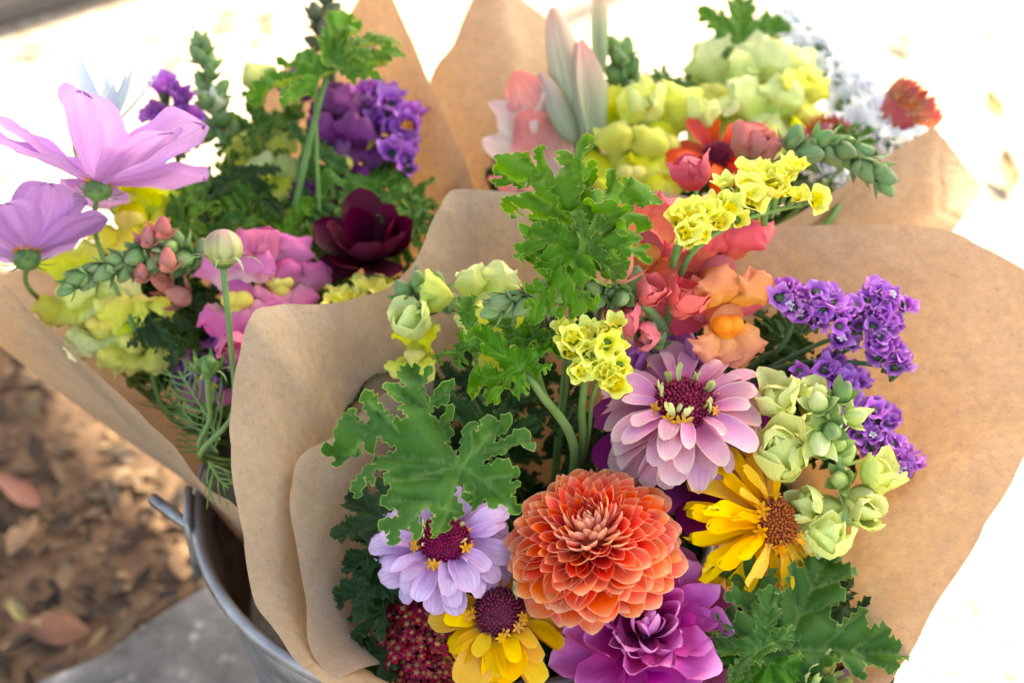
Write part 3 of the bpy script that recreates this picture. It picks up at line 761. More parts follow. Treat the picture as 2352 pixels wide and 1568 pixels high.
def dahlia(label, at, axis, R, mat, n=150, spin=0, seed=0, openness=1.0, stem_to=None, roll=1.0, kinds=None, tilt_noise=.08, lens=(.95, .2), thmax=112, core=None, name='dahlia', texp=.74, ball=.16, ruffle=0.0):
    rg = random.Random(seed)
    rt = root(name, label, 'dahlia', frame(at, axis, None, spin))
    # three sorts of petal: open outer ones, part-rolled, tight inner ones
    sorts = []
    for k in range(4): sorts.append(PMesh(('do', k, seed), mat, L=1, W=.62, b0=.34, tm=.58, p=2.1, q=1.45, bend=(.30 + .1 * k, -.35 + .1 * k), cup=1.0, cup1=.6 - .12 * k, ruf=.04 + ruffle, rufk=2.2, seed=k + seed, nl=12, nw=8, tipcurl=-.2 * k, crum=.06 + ruffle, cfreq=2.5))
    for k in range(3): sorts.append(PMesh(('dm', k, seed), mat, L=1, W=.62, b0=.35, tm=.5, p=1.8, q=1.2, bend=(.35 + .1 * k, .1), cup=1.5 * roll, cup1=.75 * roll, ruf=.04 + ruffle, seed=k + 9, nl=10, nw=8, crum=.04 + ruffle, cfreq=2.5))
    for k in range(3): sorts.append(PMesh(('di', k, seed), mat, L=1, W=.52, b0=.6, tm=.5, p=1.8, q=1.15, bend=(.30 + .12 * k, .40), cup=1.7, cup1=1.3, seed=k + 19, nl=8, nw=8))
    for i in range(n):
        t = (i + .5) / n                        # 0 centre, 1 outside
        az = i * 2.39996 + rg.uniform(-.08, .08)
        th = radians(3 + thmax * t ** texp * openness) + rg.uniform(-1, 1) * tilt_noise
        ln = R * (lens[1] + (lens[0] - lens[1]) * t ** .8) * rg.uniform(.92, 1.06)
        if t < .30: ms = sorts[7 + i % 3]
        elif t < .58: ms = sorts[4 + i % 3]
        else: ms = sorts[i % 4]
        thb = th * .75
        r0 = R * ball * sin(min(thb, pi / 2)); z0 = R * ball * cos(thb)
        part('petal', ms, rt, pm(az, th, r0, z0, ln, rg.uniform(-.25, .25), rg.uniform(.85, 1.12)))
    V, Fc, UV = ell_vf(R * ball * 1.05, R * ball * 1.05, R * ball * 1.05, (0, 0, -R * .02))
    part('receptacle', mesh('receptacle', V, Fc, core or mat, UV), rt)
    if stem_to is not None: stem(rt, [at - axis.normalized() * R * .15, at - axis.normalized() * R * .6, stem_to], (.003, .003, .0035))
    return rt

def zinnia(label, at, axis, R, mat, disc_mat, layers, disc_r=.30, disc_h=.22, seed=0, spin=0, stem_to=None, fl_mat=None, n_fl=10, yel=None, n_yel=8, pet=None, name='zinnia', cat='zinnia', gap=None, disc_n=200, hole=.2, tuft=.22, fl_len=.26):
    """layers: list of (count, th_deg, length, z0)"""
    rg = random.Random(seed)
    rt = root(name, label, cat, frame(at, axis, None, spin))
    pk = dict(W=.46, b0=.38, tm=.62, p=2.6, q=2.0, cup=.7, cup1=.25, nl=8, nw=6, ruf=.02)
    if pet: pk.update(pet)
    bends = pk.pop('bends', [(-.15, -.35), (-.05, -.55), (-.3, -.2), (.1, -.6)])
    ms = [PMesh(('z', k, seed), mat, L=1, bend=bends[k % len(bends)], seed=k + seed, crum=.07, cfreq=2.4, **{**pk, 'W': pk['W'] * (.86 + .05 * k)}) for k in range(6)]
    for li, (cnt, thd, ln, z0) in enumerate(layers):
        for i in range(cnt):
            az = 2 * pi * (i + .5 * (li % 2)) / cnt + rg.uniform(-.16, .16)
            if gap and any((a0 <= math.degrees(az) % 360 <= a1) for a0, a1 in gap): continue
            part('petal', ms[rg.randrange(6)], rt, pm(az, radians(thd + rg.uniform(-10, 10)), R * disc_r * .8, R * z0, R * ln * rg.uniform(.82, 1.1), rg.uniform(-.45, .45), rg.uniform(.8, 1.15)))
    V, Fc, UV = tuft_vf(R * disc_r, R * disc_h, disc_n, R * tuft * .32, rg, 0, R * .02, R * .022)
    part('disc', mesh('disc', V, Fc, disc_mat, UV), rt)
    if fl_mat is not None:
        fm = [mesh('disc_floret', *(lambda t: (t[0], t[1], fl_mat, t[2]))(petal_vf(L=1, W=.38, b0=.7, tm=.7, p=3, q=1.5, nl=5, nw=4, bend=(.5, .6), cup=1.4, cup1=.7, seed=k, jag=.2))) for k in range(3)]
        for i in range(n_fl):
            az = rg.uniform(0, 6.28); part('disc_floret', fm[i % 3], rt, pm(az, radians(rg.uniform(10, 50)), R * disc_r * rg.uniform(.62, .9), R * disc_h * rg.uniform(.5, .9), R * fl_len * rg.uniform(.7, 1.2), rg.uniform(-1, 1)))
    if yel is not None:
        st = MC.get(('star', yel.name))
        if st is None:
            st = []
            lst = [tube_vf([(0, 0, 0), (0, 0, .6)], [.1, .16], 2, 6)]
            for k in range(5):
                v, f, u = petal_vf(L=.55, W=.28, b0=.6, tm=.5, p=1.5, q=1, nl=4, nw=2, bend=(-.4, -.6), cup=.2)
                lst.append((xform(v, Matrix.Translation((0, 0, .55)) @ pm(k * 1.2566, radians(55), .1)), f, u))
            v, f, u = merge(lst); st = MC[('star', yel.name)] = mesh('star_floret', v, f, yel, u)
        for i in range(n_yel):
            az = rg.uniform(0, 6.28); part('star_floret', st, rt, pm(az, radians(rg.uniform(20, 75)), R * disc_r * rg.uniform(.8, 1.0), R * disc_h * rg.uniform(.15, .6), R * .15 * rg.uniform(.8, 1.3)) @ Matrix.Rotation(-pi / 2, 4, 'X'))
    V, Fc, UV = ell_vf(R * .26, R * .26, R * .2, (0, 0, -R * .14)); part('calyx', mesh('calyx', V, Fc, M_SEPAL, UV), rt)
    if stem_to is not None: stem(rt, [at - axis.normalized() * R * .2, at - axis.normalized() * R * 1.0, stem_to], (.0024, .0026, .003))
    return rt

def bud_mesh(mat, key=0):
    k = ('bud', key, mat.name)
    if k not in MC:
        lst = [ell_vf(.31, .29, .5, (0, 0, .5), 12, 14, ridge=.06, nr=3 + key % 2, tip=.25)]
        for i in range(4):       # sepals clasping the base
            v, f, u = petal_vf(L=.95 - .12 * (i % 2), W=.50, b0=.6, tm=.42, p=1.5, q=1, nl=8, nw=5, bend=(1.15, -.25), cup=.9, cup1=.6)
            lst.append((xform(crumple(v, .05, 3, i + key), pm(i * 1.57 + .4, radians(68), .08, .02)), f, u))
        v, f, u = merge(lst); MC[k] = mesh('bud', v, f, mat, u)
    return MC[k]
def bud_at(rt, at, d, s, mat, key=0, name='bud'):
    """unit-long ovoid standing on at, pointing along d"""
    M = MW[rt.name].inverted() @ frame(at, d) @ Matrix.Rotation(key * 1.3, 4, 'Z') @ Matrix.Diagonal((s, s, s, 1))
    return part(name, bud_mesh(mat, key % 3), rt, M)
def bud_spike(rt, path, n, s0, s1, mats, seed=0, angle=55, r=(.0022, .0012), smat=None, jit=.25, start=0.0, flat=1.0):
    """buds spiralling up a stem, largest first; path runs from base to tip"""
    rg = random.Random(seed); c = catmull([tuple(q) for q in path], 60)
    wpart('stem', tube('stem', [tuple(q) for q in path], list(r), smat or M_STEMP, n=24), rt)
    for i in range(n):
        t = start + (1 - start) * (i / max(1, n - 1)); k = min(58, int(t * 58))
        p_ = Vector(c[k]); tg = (Vector(c[k + 1]) - p_).normalized()
        a = tg.orthogonal().normalized(); b_ = tg.cross(a); az = i * 2.4 + rg.uniform(-jit, jit)
        side = a * cos(az) + b_ * sin(az); an = radians(angle) * (1 - .75 * t ** 2)
        d = tg * cos(an) + side * sin(an); s = s0 + (s1 - s0) * t
        m = mats[min(len(mats) - 1, int(t * len(mats)))] if isinstance(mats, list) else mats
        bud_at(rt, p_ + side * r[0] * .3, d, s * rg.uniform(.85, 1.12), m, i)

def snap_meshes(mat, pal, key):
    k = ('snap', key, mat.name)
    if k in MC: return MC[k]
    # tube and palate
    lst = []
    V, Fc, UV = tube_vf([(0, -1.1, -.1), (0, -.7, -.05), (0, -.2, .0), (0, .02, .0)], [.2, .3, .36, .42], 8, 12)
    tb_ = mesh('floret', V, Fc, mat, [(a, .2 + .3 * b) for a, b in UV])
    lst = [ell_vf(.27, .27, .22, (-.13, .09, -.07), 8, 12), ell_vf(.27, .27, .22, (.13, .09, -.07), 8, 12), ell_vf(.30, .26, .34, (0, .02, -.22), 8, 12)]
    v, f, u = merge(lst); pal_ = mesh('palate', v, f, pal, u)
    up = []
    for sg in (-1, 1):
        v, f, u = petal_vf(L=1.3, W=1.05, b0=.6, tm=.55, p=2.2, q=1.8, nl=14, nw=11, bend=(.2, 2.3), cup=.7, cup1=.35, ruf=.17, rufk=2.6, seed=key * 3 + sg)
        M = Matrix.Translation((sg * .24, -.05, .24)) @ Matrix.Rotation(sg * .34, 4, 'Y') @ Matrix.Rotation(radians(52), 4, 'X')
        up.append((xform(v, M), f, u))
    v, f, u = merge(up); v = crumple(v, .22, 2.2, key); v = crumple(v, .10, 5.0, key + 3); upm = mesh('upper_lip', v, [tuple(reversed(q)) for q in f], mat, u)
    lo = []
    for sg in (-1, 0, 1):
        v, f, u = petal_vf(L=1.1, W=.92, b0=.6, tm=.55, p=2.2, q=1.8, nl=14, nw=10, bend=(.3, 2.0), cup=.6, cup1=.3, ruf=.17, rufk=2.8, seed=key * 5 + sg)
        M = Matrix.Translation((sg * .24, 0, -.22)) @ Matrix.Rotation(pi - sg * .66, 4, 'Y') @ Matrix.Rotation(radians(30), 4, 'X')
        lo.append((xform(v, M), f, u))
    v, f, u = merge(lo); v = crumple(v, .20, 2.2, key + 1); v = crumple(v, .10, 5.0, key + 4); lom = mesh('lower_lip', v, [tuple(reversed(q)) for q in f], mat, u)
    MC[k] = (tb_, pal_, upm, lom); return MC[k]
def floret(rt, at, face, up, s, mat, pal, key=0, open_=1.0):
    """snapdragon floret: mouth towards face, upper lip towards up"""
    f_ = face.normalized(); u_ = (up - f_ * up.dot(f_)).normalized(); x = f_.cross(u_)
    M = Matrix((x, f_, u_)).transposed().to_4x4(); M.translation = at
    M = MW[rt.name].inverted() @ M @ Matrix.Diagonal((s, s, s, 1))
    tb_, pal_, upm, lom = snap_meshes(mat, pal, key)
    o = part('floret', tb_, rt, M)
    part('palate', pal_, o); part('upper_lip', upm, o); part('lower_lip', lom, o)
    return o
def closed_floret(rt, at, face, up, s, mat, key=0):
    """half-open snapdragon flower: overlapping rounded petals"""
    k = ('cf', key, mat.name)
    if k not in MC:
        rg = random.Random(key)
        lst = []
        for i in range(8):
            inner = i < 3
            v, f, u = petal_vf(L=(1.05 if inner else 1.25) * rg.uniform(.85, 1.12), W=.95 * rg.uniform(.9, 1.2), b0=.6, tm=.62, p=3.0, q=2.2, nl=12, nw=9, bend=(1.0 if inner else .8, (1.1 if inner else .9) - rg.random() * .5),
                               cup=1.0, cup1=.75, ruf=.09, rufk=rg.uniform(1.4, 2.6), seed=i + key, tipcurl=(0 if inner else -rg.random() * .7))
            lst.append((xform(v, pm(i * 2.2 + rg.uniform(-.3, .3), radians((38 if inner else 56) + rg.uniform(-5, 6)), .05, .06 if inner else -.02)), f, u))
        v, f, u = merge(lst); v = crumple(crumple(v, .16, 2.0, key), .05, 6.0, key); MC[k] = mesh('flower_bud', v, f, mat, u)
    M = MW[rt.name].inverted() @ frame(at, face, up) @ Matrix.Diagonal((s, s, s, 1))
    return part('flower_bud', MC[k], rt, M)

def crumpled(t, amp, freq, seed): return crumple(t[0], amp, freq, seed + .5), t[1], t[2]
def statice(label, groups, mat, eye, stems, seed=0, size=.006, calyx=None, name='statice', R=1.0, H=.85, eye_p=.5, ruf=.3, lob=.22, eye_s=.45, face=None, parts=True):
    """groups: list of (p0, p1, count, spread, normal) rows of papery florets"""
    rg = random.Random(seed)
    rt = root(name, label, 'statice', Matrix.Translation(groups[0][0]))
    key = ('st', name, mat.name, R, H, lob)
    if key not in MC:
        MC[key] = [mesh('floret', *(lambda t: (t[0], t[1], mat, t[2]))(crumpled(cup_floret_vf(R, H, 5, 6, k, ruf, lob, .6), .22, 1.7, k))) for k in range(7)]
    ek = ('eye', eye.name)
    if ek not in MC: MC[ek] = [mesh('eye', *(lambda t: (t[0], t[1], eye, t[2]))(cup_floret_vf(1, .5, 5, 4, k + 5, .3, .4, .3))) for k in range(2)]
    ck = ('cal', (calyx or M_STEM).name)
    if ck not in MC:
        V, Fc, UV = tube_vf([(0, 0, -1.7), (0, 0, -1.0), (0, 0, .15)], [.18, .28, .34], 5, 6); MC[ck] = mesh('calyx', V, Fc, calyx or M_STEM, UV)
    for p0, p1, n, spr, nrm in groups:
        ax = (p1 - p0).normalized() if (p1 - p0).length > 1e-6 else nrm.orthogonal().normalized()
        sd_ = ax.cross(nrm).normalized()
        for i in range(n):
            t = (i + .5) / n; u = rg.uniform(-1, 1)
            q = p0.lerp(p1, t) + sd_ * spr * u + nrm * rg.uniform(-.003, .002) - nrm * abs(u) * spr * .4
            d = (nrm + sd_ * u * .6 + Vector((rg.uniform(-.35, .35), rg.uniform(-.35, .35), rg.uniform(-.25, .35)))).normalized()
            s = size * rg.uniform(.65, 1.2)
            M = MW[rt.name].inverted() @ frame(q, d, None, rg.uniform(0, 6)) @ Matrix.Diagonal((s, s, s, 1))
            o = part('floret', MC[key][rg.randrange(7)], rt, M)
            part('calyx', MC[ck], o)
            if rg.random() < eye_p: part('eye', MC[ek][i % 2], o, Matrix.Translation((0, 0, .35)) @ Matrix.Diagonal((eye_s, eye_s, eye_s, 1)))
    for pts, r in stems: stem(rt, pts, r if isinstance(r, tuple) else (r, r * .8), calyx or M_STEM)
    return rt

# ================================================================== flower colours
MP_ORANGE = mat_petal('orange_dahlia', [(0, (.58, .014, .010)), (.4, (.91, .070, .034)), (.8, (.94, .17, .07)), (1, (.95, .36, .16))], back=(.95, .54, .32), edge=(.97, .60, .36), edge_w=(.84, 1.02), tipedge=(.93, 1.03), transl=.18, vein=.12)
MP_MAG = mat_petal('magenta_dahlia', [(0, (.34, .012, .20)), (.4, (.66, .06, .36)), (.8, (.82, .22, .60)), (1, (.88, .44, .78))], back=(.82, .38, .72), transl=.18, vein=.10)
MP_PINK = mat_petal('pink_zinnia', [(0, (.55, .10, .32)), (.35, (.68, .24, .45)), (.8, (.79, .42, .52)), (1, (.87, .63, .54))], back=(.72, .38, .38), edge=(.86, .62, .50), edge_w=(.82, 1.05), tipedge=(.93, 1.05), transl=.18, vein=.14, val=.2, hue=.02)
MP_LILAC = mat_petal('lilac_zinnia', [(0, (.54, .22, .58)), (.4, (.70, .42, .76)), (1, (.84, .62, .84))], back=(.66, .42, .62), edge=(.78, .5, .74), edge_w=(.85, 1.05), transl=.18, vein=.22, val=.2, hue=.015, nv=14)
MP_YEL = mat_petal('yellow_zinnia', [(0, (.62, .32, .08)), (.3, (.90, .48, .01)), (1, (.97, .56, .005))], back=(.9, .48, .03), edge=(.97, .64, .05), edge_w=(.85, 1.05), transl=.18, vein=.14, val=.12)
MP_GOLD = mat_petal('gold_zinnia', [(0, (.96, .46, .0)), (.5, (.99, .56, .0)), (1, (1.0, .64, .0))], back=(.95, .68, .12), backmix=.5, transl=.18, vein=.10, val=.08)
MP_PURP = mat_petal('purple_zinnia', [(0, (.12, .004, .16)), (.5, (.24, .012, .32)), (1, (.36, .04, .42))], back=(.4, .14, .42), transl=.2, vein=.14)
MP_HOT = mat_petal('hot_pink_zinnia', [(0, (.62, .45, .40)), (.45, (.72, .20, .36)), (1, (.80, .10, .32))], back=(.7, .5, .5), transl=.25, vein=.14)
M_CRIM = mat_plain('crimson_disc', (.40, .004, .10), (.18, .002, .05), scale=300, rough=.5, val=.05)
M_CRIM2 = mat_plain('maroon_disc', (.26, .010, .05), (.10, .004, .03), scale=300, rough=.5, val=.05)
M_ORD = mat_plain('orange_disc', (.55, .16, .03), (.38, .07, .05), scale=260, rough=.55, val=.05)
M_LIMEF = mat_petal('lime_floret', [(0, (.62, .60, .22)), (.5, (.62, .74, .27)), (1, (.72, .80, .36))], transl=.3, vein=.1)
M_STAR = mat_plain('yellow_star', (.92, .50, .02), (.85, .40, .01), scale=200, transl=.2)
MP_CORAL = mat_petal('coral_snapdragon', [(0, (.84, .34, .16)), (.3, (.82, .17, .14)), (.8, (.82, .12, .16)), (1, (.84, .20, .24))], back=(.84, .18, .20), transl=.18, vein=.08)
MP_CORALO = mat_petal('orange_snapdragon', [(0, (.86, .36, .04)), (.5, (.86, .27, .10)), (1, (.84, .23, .15))], back=(.85, .28, .16), transl=.18, vein=.08)
M_PALO = mat_plain('orange_palate', (.93, .40, .012), (.90, .24, .03), scale=80, transl=.2)
MP_LIME = mat_petal('lime_snapdragon', [(0, (.46, .60, .10)), (.4, (.70, .79, .22)), (1, (.88, .90, .44))], back=(.74, .82, .28), transl=.18, vein=.08, val=.08)
MP_LEMON = mat_petal('lemon_snapdragon', [(0, (.55, .62, .06)), (.5, (.76, .76, .05)), (1, (.82, .84, .22))], back=(.70, .74, .12), transl=.18, vein=.08)
M_PALY = mat_plain('yellow_palate', (.86, .74, .05), (.84, .80, .28), scale=80, transl=.2)
MP_STY = mat_petal('yellow_statice', [(0, (.80, .80, .06)), (.3, (.92, .91, .10)), (1, (.96, .95, .26))], transl=.18, vein=.1, hue=.008, val=.08)
M_EYEY = mat_plain('yellow_eye', (.93, .80, .01), (.9, .7, .01), transl=.2)
MP_STP = mat_petal('purple_statice', [(0, (.13, .02, .22)), (.4, (.44, .09, .56)), (1, (.66, .28, .74))], transl=.18, vein=.18, hue=.02, val=.22)
M_EYEW = mat_plain('white_eye', (.86, .84, .86), (.78, .76, .8), transl=.2, val=.04)
MP_STW = mat_petal('white_statice', [(0, (.74, .80, .66)), (.3, (.92, .94, .90)), (1, (.96, .97, .95))], transl=.18, vein=.02, val=.03)
M_YARD = mat_petal('yarrow_petal', [(0, (.22, .006, .02)), (.6, (.34, .006, .035)), (1, (.42, .012, .07))], transl=.1, vein=.1, val=.4)
M_YARC = mat_plain('yarrow_centre', (.50, .30, .12), (.40, .20, .06), val=.3)

# ================================================================== front bouquet
CB = P(1250, 1300, .93)      # where the front stems meet
UPV = Vector((0, 0, 1))
dah = dahlia('large orange dahlia with pale tipped petals in the middle of the front bouquet', P(1362, 1250, .776), D(-.20, .70, .68), .0475, MP_ORANGE, n=250, seed=3, stem_to=CB, lens=(.74, .22), ball=.37, texp=.66, thmax=118)
mag = dahlia('ruffled magenta dahlia below the orange dahlia', P(1478, 1455, .790), D(.0, .42, .9), .049, MP_MAG, n=54, seed=8, stem_to=CB, roll=.75, tilt_noise=.34, lens=(.98, .62), thmax=104, name='magenta_dahlia', texp=.62, ball=.2, ruffle=.12)
zin = zinnia('pale pink zinnia with a crimson disc ringed by lime florets, behind the orange dahlia', P(1570, 935, .800), D(.02, .74, .67), .047, MP_PINK, M_CRIM,
       [(13, 66, .56, .10), (17, 84, .70, .06), (19, 100, .76, 0), (19, 116, .80, -.05), (17, 130, .82, -.12)], disc_r=.40, disc_h=.22, seed=5, stem_to=CB, fl_mat=M_LIMEF, n_fl=17, yel=M_STAR, n_yel=6, disc_n=320)
lil = zinnia('lilac zinnia with a dark crimson disc under the big geranium leaf', P(1020, 1245, .785), D(-.06, .60, .80), .0375, MP_LILAC, M_CRIM,
       [(12, 72, .66, .07), (15, 88, .76, .02), (14, 102, .80, -.03)], disc_r=.40, disc_h=.26, seed=15, stem_to=CB, fl_mat=M_LIMEF, n_fl=9, yel=M_STAR, n_yel=9, disc_n=260, fl_len=.22, pet=dict(W=.56))
yez = zinnia('yellow zinnia with a tall maroon disc, lowest on the left of the dahlias', P(1147, 1415, .778), D(.02, .66, .75), .0385, MP_YEL, M_CRIM2,
       [(9, 78, .55, .08), (13, 94, .72, .03), (15, 108, .78, -.03), (12, 122, .80, -.1)], disc_r=.37, disc_h=.42, seed=25, stem_to=CB, fl_mat=M_LIMEF, n_fl=2, yel=M_STAR, n_yel=16, disc_n=260, pet=dict(W=.52))
gol = zinnia('golden yellow ragged zinnia with an orange disc turned to the right', P(1775, 1200, .790), D(.55, .12, .82), .0445, MP_GOLD, M_ORD,
       [(12, 76, .70, .07), (15, 90, .88, .02), (16, 102, .98, -.03), (14, 116, .98, -.08)], disc_r=.30, disc_h=.24, seed=35, stem_to=CB, yel=M_STAR, n_yel=10, disc_n=240, gap=[(300, 360), (0, 45)], spin=0,
       pet=dict(W=.27, b0=.45, tm=.72, p=4, q=2, jag=.25, ruf=.06, cup=.9, cup1=.5, bends=[(.1, -.7), (-.1, -.5), (.2, -1.0), (-.2, -.7)]))
pur = zinnia('deep purple zinnia with a dark yellow dotted disc at the bottom edge', P(1505, 1600, .80), D(.0, .55, .83), .047, MP_PURP, M_CRIM2,
       [(12, 82, .74, .03), (13, 97, .82, -.02)], disc_r=.36, disc_h=.2, seed=45, stem_to=CB, fl_mat=M_LIMEF, n_fl=9, yel=M_STAR, n_yel=12, fl_len=.16)
hot = zinnia('hot pink zinnia with lime streaks half hidden at the bottom right', P(1885, 1575, .768), D(.15, .55, .82), .032, MP_HOT, M_LIMEF,
       [(10, 75, .7, .03), (11, 95, .8, -.02)], disc_r=.3, disc_h=.15, seed=55, stem_to=CB, fl_mat=M_LIMEF, n_fl=26, fl_len=.5)
pl2 = zinnia('dark magenta flower behind the pink zinnia, petals just showing', P(1600, 1020, .835), D(0, .6, .8), .055, mat_petal('wine_petal', [(0, (.16, .004, .08)), (1, (.34, .02, .24))], transl=.2), M_CRIM2,
       [(9, 70, .9, .02), (10, 85, .95, 0)], seed=65, stem_to=CB)

# yarrow: a dome of tiny florets
yr = root('yarrow', 'dark red yarrow head of tiny tan eyed florets at the lower left', 'yarrow', Matrix.Translation(P(960, 1480, .80)))
lst = []
for k in range(5):
    v, f, u = petal_vf(L=1, W=.95, b0=.4, tm=.6, p=2.4, q=2, nl=4, nw=4, bend=(-.2, -.5), cup=.3)
    lst.append((xform(v, pm(k * 1.2566, radians(78), .25)), f, u))
v, f, u = merge(lst); ym = mesh('floret', v, f, M_YARD, u)
v, f, u = tuft_vf(.42, .42, 16, .3, random.Random(2), wid=.08); yc = mesh('centre', v, f, M_YARC, u)
rg = random.Random(77)
for i in range(190):
    a = i * 2.39996; r = math.sqrt((i + .5) / 190)
    x, y = 965 + 118 * r * cos(a) + rg.uniform(-5, 5) + 25, 1490 + 165 * r * sin(a) + rg.uniform(-5, 5)
    d_ = .766 + .022 * r * r + .012 * (1 - (y - 1330) / 330) + rg.uniform(-.004, .004)
    at = P(x, y, d_); nrm = (D((x - 990) / 260, .62 + (1490 - y) / 500, .72) + Vector((rg.uniform(-.3, .3), rg.uniform(-.3, .3), rg.uniform(-.2, .2)))).normalized()
    s = .0026 * rg.uniform(.8, 1.2)
    o = part('floret', ym, yr, MW[yr.name].inverted() @ frame(at, nrm, None, rg.uniform(0, 6)) @ Matrix.Diagonal((s, s, s, 1)))
    if rg.random() < .75: part('centre', yc, o)
    if i % 3 == 0: stem(yr, [at - nrm * .0005, P(1000, 1530, .86), CB], (.0006, .0009), M_STEMD, 'stalk', 6)

# ---- geranium leaves of the front bouquet
geranium_leaf('big dark green lobed geranium leaf covering the lilac zinnia', P(1062, 1070, .748), D(-.02, .34, .94), D(0, 1, 0), .0745, 'a', M_LEAF, [P(1100, 1110, .78), CB])
geranium_leaf('tall bright green geranium leaf rising above the paper at the top centre', P(1312, 555, .765), D(-.1, .45, .88), D(-.45, .88, .0), .060, 'b', M_LEAFY, [P(1320, 640, .80), P(1290, 900, .84), CB])
geranium_leaf('upright folded geranium leaf, topmost of the front bouquet', P(1335, 520, .775), D(-.55, .05, .8), D(.42, .9, .1), .058, 'g', M_LEAFY, [P(1330, 640, .80), P(1300, 900, .84), CB])
geranium_leaf('small flat geranium leaf pointing right beside the coral snapdragon', P(1345, 560, .758), D(.05, .3, .95), D(.95, .12, 0), .030, 'c', M_LEAFY, [P(1330, 640, .79), P(1300, 900, .84), CB])
geranium_leaf('drooping geranium leaf hanging left over the green bud spike', P(1290, 590, .762), D(-.2, .5, .85), D(-.8, -.5, .2), .044, 'g', M_LEAFY, [P(1310, 660, .79), P(1300, 900, .84), CB])
geranium_leaf('crinkled young geranium leaf left of the small yellow statice head', P(1195, 845, .770), D(-.1, .5, .85), D(-.5, .6, 0), .036, 'd', M_LEAFY, [P(1240, 900, .775), P(1320, 1050, .82), CB], stemr=.0026)
geranium_leaf('second crinkled young leaf hanging over the first, nearer the statice', P(1225, 790, .785), D(.2, .5, .85), D(.1, .9, 0), .024, 'd', M_LEAFY, [P(1250, 900, .79), P(1320, 1050, .82), CB], stemr=.0016)
geranium_leaf('crinkled half folded leaf under the green buds by the left paper wall', P(1085, 790, .80), D(-.55, .45, .7), D(-.3, .9, 0), .033, 'd', M_LEAFY, [P(1100, 850, .83), CB])
geranium_leaf('broad dark geranium leaf spreading at the lower right against the paper', P(1800, 1490, .765), D(-.05, .45, .9), D(.45, .85, 0), .066, 'e', M_LEAF, [P(1760, 1540, .80), CB])
geranium_leaf('dark geranium leaf right of the magenta dahlia, lobes pointing left', P(1745, 1490, .760), D(-.1, .4, .9), D(-.55, .75, 0), .036, 'c', M_LEAF, [P(1750, 1540, .79), CB])
geranium_leaf('geranium leaf at the bottom edge under the lower right leaves', P(1765, 1520, .762), D(-.1, .4, .9), D(-.75, -.6, .1), .036, 'e', M_LEAF, [P(1760, 1560, .79), CB])
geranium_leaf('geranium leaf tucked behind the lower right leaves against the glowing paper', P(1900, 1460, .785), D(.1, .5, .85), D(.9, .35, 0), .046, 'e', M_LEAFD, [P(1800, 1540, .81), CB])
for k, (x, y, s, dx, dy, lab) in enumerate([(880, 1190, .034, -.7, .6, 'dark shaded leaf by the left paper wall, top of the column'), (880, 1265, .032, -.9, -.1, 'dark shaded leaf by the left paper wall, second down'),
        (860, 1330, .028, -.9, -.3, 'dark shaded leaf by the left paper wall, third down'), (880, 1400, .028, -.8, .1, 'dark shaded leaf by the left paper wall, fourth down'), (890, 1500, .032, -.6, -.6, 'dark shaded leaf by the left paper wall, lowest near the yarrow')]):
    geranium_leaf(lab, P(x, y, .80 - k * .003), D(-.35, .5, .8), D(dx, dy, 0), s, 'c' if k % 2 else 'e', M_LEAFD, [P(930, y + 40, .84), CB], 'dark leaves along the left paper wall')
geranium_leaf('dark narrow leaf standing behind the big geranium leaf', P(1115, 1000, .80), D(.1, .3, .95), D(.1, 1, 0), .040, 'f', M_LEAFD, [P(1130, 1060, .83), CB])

# ---- yellow statice
EYS = []
s1 = statice('round head of yellow statice on a green stem above the pink zinnia', [(P(1290, 765, .768), P(1425, 765, .768), 13, .007, D(0, .65, .75)), (P(1300, 805, .766), P(1430, 830, .766), 14, .009, D(.05, .4, .9)), (P(1370, 850, .768), P(1425, 870, .768), 7, .005, D(.1, .2, .95))],
       MP_STY, M_EYEY, [([P(1350, 830, .785), P(1337, 930, .80), P(1330, 1060, .83), CB], (.0022, .0024, .0026)), ([P(1380, 860, .785), P(1360, 920, .80), P(1340, 1050, .83), CB], (.0012, .0014))], seed=4, size=.0074, eye_p=.75, eye_s=.5)
s2 = statice('long slanting spray of yellow statice over the coral snapdragon', [(P(1555, 520, .79), P(1650, 480, .80), 9, .009, D(-.05, .55, .82)), (P(1640, 490, .80), P(1870, 440, .815), 12, .005, D(.05, .5, .85)), (P(1660, 430, .805), P(1840, 395, .82), 11, .005, D(.05, .7, .7)), (P(1575, 545, .79), P(1610, 530, .79), 3, .004, D(-.1, .2, .95))],
       MP_STY, M_EYEY, [([P(1860, 465, .825), P(1720, 500, .81), P(1610, 560, .805), P(1555, 650, .82), P(1480, 900, .86), CB], (.0014, .002, .0022)), ([P(1570, 530, .80), P(1548, 600, .81), P(1540, 660, .83)], (.003, .0016))], seed=6, size=.0086, eye_p=.85, eye_s=.5, H=1.0)

# ---- purple statice
nr_ = D(.05, .45, .9)
s3 = statice('purple statice with white eyes against the right paper wall, upper spray', [(P(1800, 655, .82), P(1880, 745, .818), 13, .007, nr_), (P(1870, 680, .82), P(1970, 730, .822), 18, .010, nr_), (P(2060, 670, .83), P(1990, 760, .826), 28, .012, nr_), (P(2030, 760, .826), P(2060, 850, .826), 14, .007, nr_), (P(1930, 760, .826), P(1950, 800, .826), 5, .004, nr_)],
       MP_STP, M_EYEW, [([P(1830, 720, .83), P(1790, 800, .84), P(1680, 880, .86), CB], (.0016, .002)), ([P(2040, 840, .835), P(1880, 830, .84), P(1750, 860, .85), P(1650, 950, .87)], (.0014, .002)), ([P(1980, 760, .83), P(1880, 790, .84), P(1760, 850, .85)], (.0012, .0016))], seed=9, size=.0072, calyx=M_STEMD, eye_p=.2, eye_s=.4, H=.5, ruf=.45)
